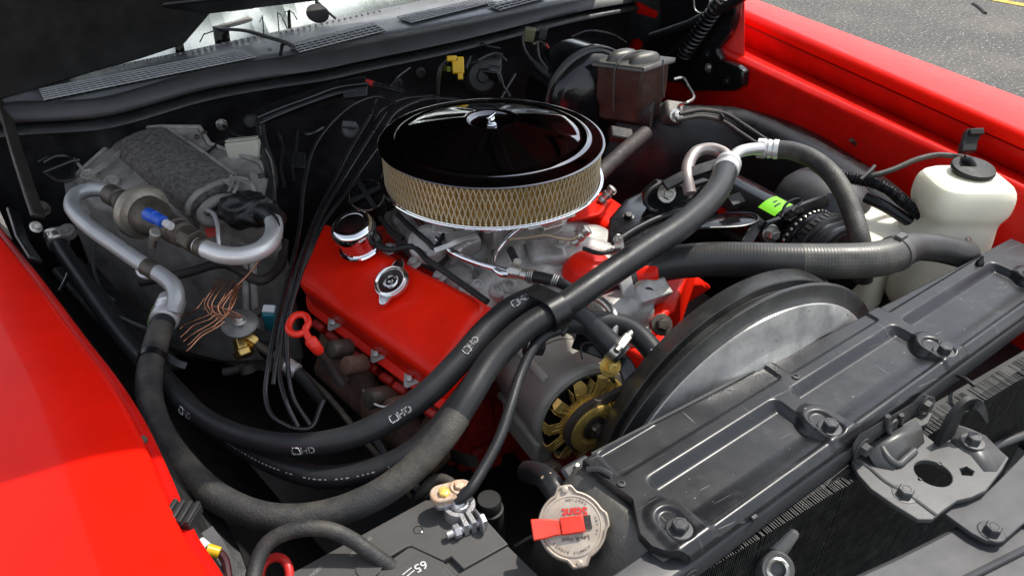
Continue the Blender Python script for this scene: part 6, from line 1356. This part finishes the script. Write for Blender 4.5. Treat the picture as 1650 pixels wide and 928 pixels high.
# ================================================================== WIRES
wires = [
 ([(640,168,.905),(610,156,.91),(575,166,.91),(535,198,.905),(505,240,.895),(490,300,.88),(484,360,.86),(472,420,.845),(450,500,.82),(434,580,.80),(428,640,.78),(440,672,.77),(470,690,.76)], 'spark plug wire arching highest, leftmost of the bundle beside the red valve cover'),
 ([(606,160,.90),(598,185,.90),(580,215,.90),(560,250,.895),(535,300,.885),(512,345,.875),(490,400,.86),(470,460,.84),(455,530,.815),(450,600,.79),(462,650,.775),(480,688,.755)], 'spark plug wire following second in the bundle, dropping straight beside the red cover'),
 ([(622,182,.90),(600,215,.90),(570,262,.895),(540,310,.887),(520,345,.878),(500,395,.865),(482,450,.845),(464,520,.82),(464,590,.79),(472,640,.77),(500,685,.75)], 'spark plug wire third in the bundle, nearest the red valve cover'),
 ([(650,200,.90),(620,225,.90),(585,270,.893),(555,315,.885),(520,362,.872),(494,420,.853),(460,500,.825),(446,575,.80),(440,620,.785)], 'spark plug wire leaving lowest from under the air cleaner lid'),
 ([(620,205,.915),(640,180,.92),(680,162,.925),(725,160,.925),(760,168,.92)], 'black ignition wire curving close behind the air cleaner lid'),
 ([(700,155,.90),(650,160,.90),(612,180,.90),(602,200,.895)], 'short black ignition wire behind the air cleaner rim'),
 ([(470,690,.755),(500,690,.75),(515,660,.755),(522,645,.76)], 'loose wire end curling below the valve cover')]
for pts, lb in wires: 
    c = PC(pts, .006); mb = MB(); mb.tube(c, .0034, 10); tag(obj('spark_plug_wire', mb, WIRE), lb, 'wire', 'spark plug wires')
# firewall loom trough and small things
lt_ = thing('wiring_conduit', P(490,170,.90), 'black wiring conduit with two bright edges on the firewall', 'conduit')
mb = MB(); mb.ribbon(PC([(405,195,.895),(440,180,.90),(490,162,.905),(540,145,.91),(592,136,.915)], .008), .030, .018, (0,-.5,.8)); obj('trough', mb, BLK, lt_, bevel=.003)
mb = MB(); mb.tube(PC([(414,190,.915),(450,175,.918),(500,157,.922),(545,141,.925),(598,134,.925)], .006), .0026, 8); obj('edge_tube', mb, WIRE, lt_)
mb = MB(); mb.tube(PC([(418,199,.912),(455,183,.915),(505,164,.918),(550,150,.92),(575,146,.92)], .006), .0022, 8); obj('edge_tube', mb, WIRE, lt_)
mb = MB(); mb.lathe([(.014,-.02),(.014,.0),(.010,.004)], frame(P(405,196,.90), (-.3,-.8,.3)), 18); obj('end_cap', mb, BLKM, lt_)
mb = MB(); mb.tube(PC([(418,195,.90),(424,230,.89),(434,260,.88),(440,290,.875),(436,318,.87),(444,345,.865)], .006), .0085, 12); obj('loom_drop', mb, BLKM, lt_)
mb = MB(); mb.tube(PC([(414,200,.895),(420,238,.885),(428,266,.878),(430,300,.872)], .006), .004, 8); obj('loom_wire', mb, WIRE, lt_)
mb = MB(); mb.tube(PC([(419,190,.905),(420,215,.90),(424,232,.893),(438,262,.888),(444,330,.87),(446,352,.866)], .006), .0018, 6); obj('bare_wire', mb, ZINC, lt_)
rc = thing('wire_coupler', P(600,134,.93), 'small red tipped wire coupler beyond the air cleaner', 'connector')
mb = MB(); mb.cyl(P(592,132,.925), P(602,136,.925), .0055, 12); obj('red_sleeve', mb, REDPR, rc)
mb = MB(); mb.tube(PC([(602,136,.925),(625,142,.925),(650,148,.925)], .005), .0045, 10); obj('sleeve', mb, WIRE, rc)
mb = MB(); mb.hexa([P(552,147,.90),P(592,142,.90),P(592,158,.89),P(554,162,.89),P(552,145,.915),P(592,140,.915),P(592,154,.905),P(554,158,.905)]); tag(obj('coil_bracket', mb, BLKM if 0 else SEAL, bevel=.002), 'dull grey metal bracket at the end of the wiring conduit', 'bracket')
for pts, r_, lb, m_ in (([(70,262,.86),(90,252,.865),(110,252,.865),(118,268,.86),(114,290,.852),(96,292,.85),(76,280,.855)], .0034, 'thin black wire coiled in a loop near the hood hinge', WIRE),
                        ([(70,278,.862),(95,268,.866),(116,260,.868),(128,258,.866)], .003, 'short black wire crossing the coiled loop', WIRE),
                        ([(705,170,.90),(706,130,.915),(712,108,.92),(722,98,.922)], .0048, 'black wire rising to the yellow connector', WIRE),
                        ([(842,56,.93),(846,80,.92),(860,100,.91),(880,115,.90)], .0030, 'thin grey wire hanging left of the fuse clips', SEAL),
                        ([(866,70,.925),(870,95,.915),(882,112,.905)], .0026, 'thin dark wire hanging below the fuse clips', SEAL),
                        ([(248,494,.79),(240,520,.785),(246,545,.78)], .0022, 'thin green wire beside the hose ferrule', mat('green wire', (.10,.20,.03), .5)),
                        ([(190,510,.775),(225,525,.77),(262,540,.765)], .003, 'thin grey wire crossing behind the thick hose', SEAL),
                        ([(160,360,.79),(150,420,.775),(165,470,.765),(185,485,.76)], .0028, 'thin dark wire hanging below the left pipe', SEAL),
                        ([(830,120,.90),(815,145,.89),(800,172,.88)], .003, 'faint dark wire slanting down behind the air cleaner', WIRE)):
    c = PC(pts, .005); mb = MB(); mb.tube(c, r_, 8); tag(obj('wire', mb, m_), lb, 'wire')
# wiper motor group with yellow connector
wm = thing('wiper_motor', P(770,120,.88), 'dark wiper motor with bent wire edges on the firewall', 'motor')
mb = MB(); M = frame(P(775,125,.885), (-.1,-.8,.35)); mb.lathe([(.030,-.05),(.036,-.045),(.036,.0),(.030,.008),(.014,.010),(.012,.016)], M, 32); obj('motor_can', mb, BLKM, wm)
mb = MB(); mb.hexa([P(742,125,.875),P(810,135,.875),P(815,95,.875),P(750,85,.875),P(740,108,.905),P(806,118,.905),P(812,85,.905),P(748,76,.905)]); obj('motor_cover', mb, BLK, wm, bevel=.005)
for pts in ([(733,75,.915),(752,68,.92),(768,66,.92),(785,74,.918),(805,78,.918)], [(770,98,.915),(785,90,.918),(800,86,.92),(816,98,.915)], [(752,110,.91),(758,92,.915)], [(806,120,.905),(812,140,.90),(822,155,.895)], [(800,112,.905),(806,132,.90)]):
    mb = MB(); mb.tube(PC(pts, .005), .0024, 8); obj('wire_edge', mb, SEAL, wm)
yk = thing('yellow_plug', P(737,105,.915), 'bright yellow wiring plug on the firewall behind the air cleaner', 'connector')
mb = MB(); M = frame(P(738,106,.92), (-.35,-.8,.45), V(.85,-.4,.0)); mb.box((0,0,0), (.026,.036,.016), M); mb_o = obj('plug_body', mb, YEL, yk, bevel=.003)
mb = MB(); mb.box((-.013,.014,.004), (.022,.012,.012), M); obj('plug_tab', mb, YEL, yk, bevel=.002)
mb = MB(); mb.box((.004,-.022,.002), (.012,.018,.010), M); obj('plug_latch', mb, YEL, yk, bevel=.002)
mb = MB(); mb.lathe([(.0035,.007),(.0035,.0095)], M @ Matrix.Translation((-.004,.012,0)), 10); obj('pin_hole', mb, BLKM, yk)
mb = MB(); mb.cyl(P(716,110,.912), P(724,112,.914), .006, 10); obj('wire_seal', mb, mat('olive seal', (.16,.19,.02), .5), yk)
fz_ = thing('fuse_clip', P(860,60,.925), 'pair of small pale fuse clips hanging under the cowl', 'clip')
mb = MB(); mb.box((0,0,0), (.026,.014,.034), frame(P(853,56,.93), (0,-.3,1), RT)); obj('clip_block', mb, mat('olive grey plastic', (.16,.16,.09), .5), fz_, bevel=.002)
mb = MB(); mb.box((0,0,0), (.018,.012,.030), frame(P(875,54,.93), (0,-.3,1), RT)); obj('clip_block', mb, SEAL, fz_, bevel=.002)
mb = MB(); mb.tube(PC([(880,72,.92),(886,82,.915),(890,90,.91)], .004), .003, 8); obj('red_lead', mb, REDPR, fz_)
mb = MB(); mb.tube(PC([(858,72,.92),(870,68,.922),(878,74,.92)], .004), .004, 8); obj('terminal', mb, BROWN, fz_)
for q, lb in (((905,74,.915),'small dark grey stud block left of the brake booster'),((917,80,.91),'tiny pale stud beside the brake booster')):
    mb = MB(); mb.box((0,0,0), (.010,.010,.022), frame(P(*q), (.2,-.3,1), RT)); tag(obj('stud_block', mb, SEAL, bevel=.002), lb, 'stud')
for pts, r_, lb in (([(448,215,.885),(456,240,.88),(452,270,.875),(458,300,.87)], .004, 'dark wire hanging on the firewall right of the pale relay'),
    ([(480,212,.885),(478,240,.88),(472,262,.875),(474,290,.87)], .0035, 'dark vacuum line on the firewall left of the plug wires'),
    ([(520,206,.885),(500,216,.883),(482,214,.882)], .004, 'short dark hose end on the firewall behind the plug wires'),
    ([(330,250,.885),(352,232,.888),(372,222,.89)], .0028, 'thin dark wire between the case and the pale relay'),
    ([(660,110,.905),(640,125,.90),(628,140,.90)], .0028, 'thin dark wire below the cowl seal at centre'),
    ([(920,60,.92),(950,50,.925),(985,56,.92),(1010,70,.91)], .0032, 'dark wire running above the brake booster'),
    ([(96,470,.78),(110,440,.785),(112,400,.79)], .003, 'dark wire beside the near heater hose end')):
    c = PC(pts, .005); mb = MB(); mb.tube(c, r_, 8); tag(obj('wire', mb, WIRE), lb, 'wire')
mb = MB(); mb.hexa([P(470,245,.86),P(492,248,.86),P(492,275,.855),P(470,272,.855),P(470,243,.88),P(492,246,.88),P(492,272,.872),P(470,270,.872)]); tag(obj('vacuum_relay', mb, BLKM, bevel=.003), 'small dull black box on the firewall behind the leftmost plug wire', 'relay')
mb = MB(); mb.lathe([(.016,-.01),(.016,.006),(.012,.009),(.006,.009),(.005,.006)], frame(P(565,210,.89), (-.1,-.8,.5)), 20); tag(obj('firewall_grommet', mb, SEAL), 'round dark grommet on the firewall among the plug wires', 'grommet')
mb = MB(); mb.box((0,0,0), (.026,.012,.034), frame(P(562,205,.895), (-.1,-.7,.6), RT)); tag(obj('plug_bracket', mb, SEAL, bevel=.002), 'dull grey tab among the plug wires on the firewall', 'bracket')
# steering column / brackets under master cylinder
mb = MB(); mb.tube(PC([(960,285,.80),(1010,240,.815),(1040,215,.82)], .006), .016, 14); tag(obj('steering_shaft', mb, IRON), 'dark steering shaft slanting down beyond the air filter', 'shaft')
mb = MB(); mb.box((0,0,0), (.05,.03,.02), frame(P(1000,218,.82), (0,-.5,.8), RT)); tag(obj('valve_block', mb, IRON, bevel=.004), 'worn grey proportioning block under the master cylinder', 'valve')
# dark clutter low in the bay on the near side
mb = MB(); mb.tube(PC([(600,700,.66),(640,760,.62),(690,800,.60)], .01), .006, 8); tag(obj('ground_strap', mb, SEAL), 'dark rod crossing low behind the looping hoses', 'rod')
mb = MB(); mb.hexa([P(80,440,.74),P(230,610,.70),P(300,600,.66),P(150,430,.70),P(80,430,.76),P(230,598,.72),P(300,588,.68),P(150,420,.72)]); tag(obj('lower_duct', mb, BLKM, bevel=.01), 'dark flat duct under the heater hoses on the near side', 'duct')
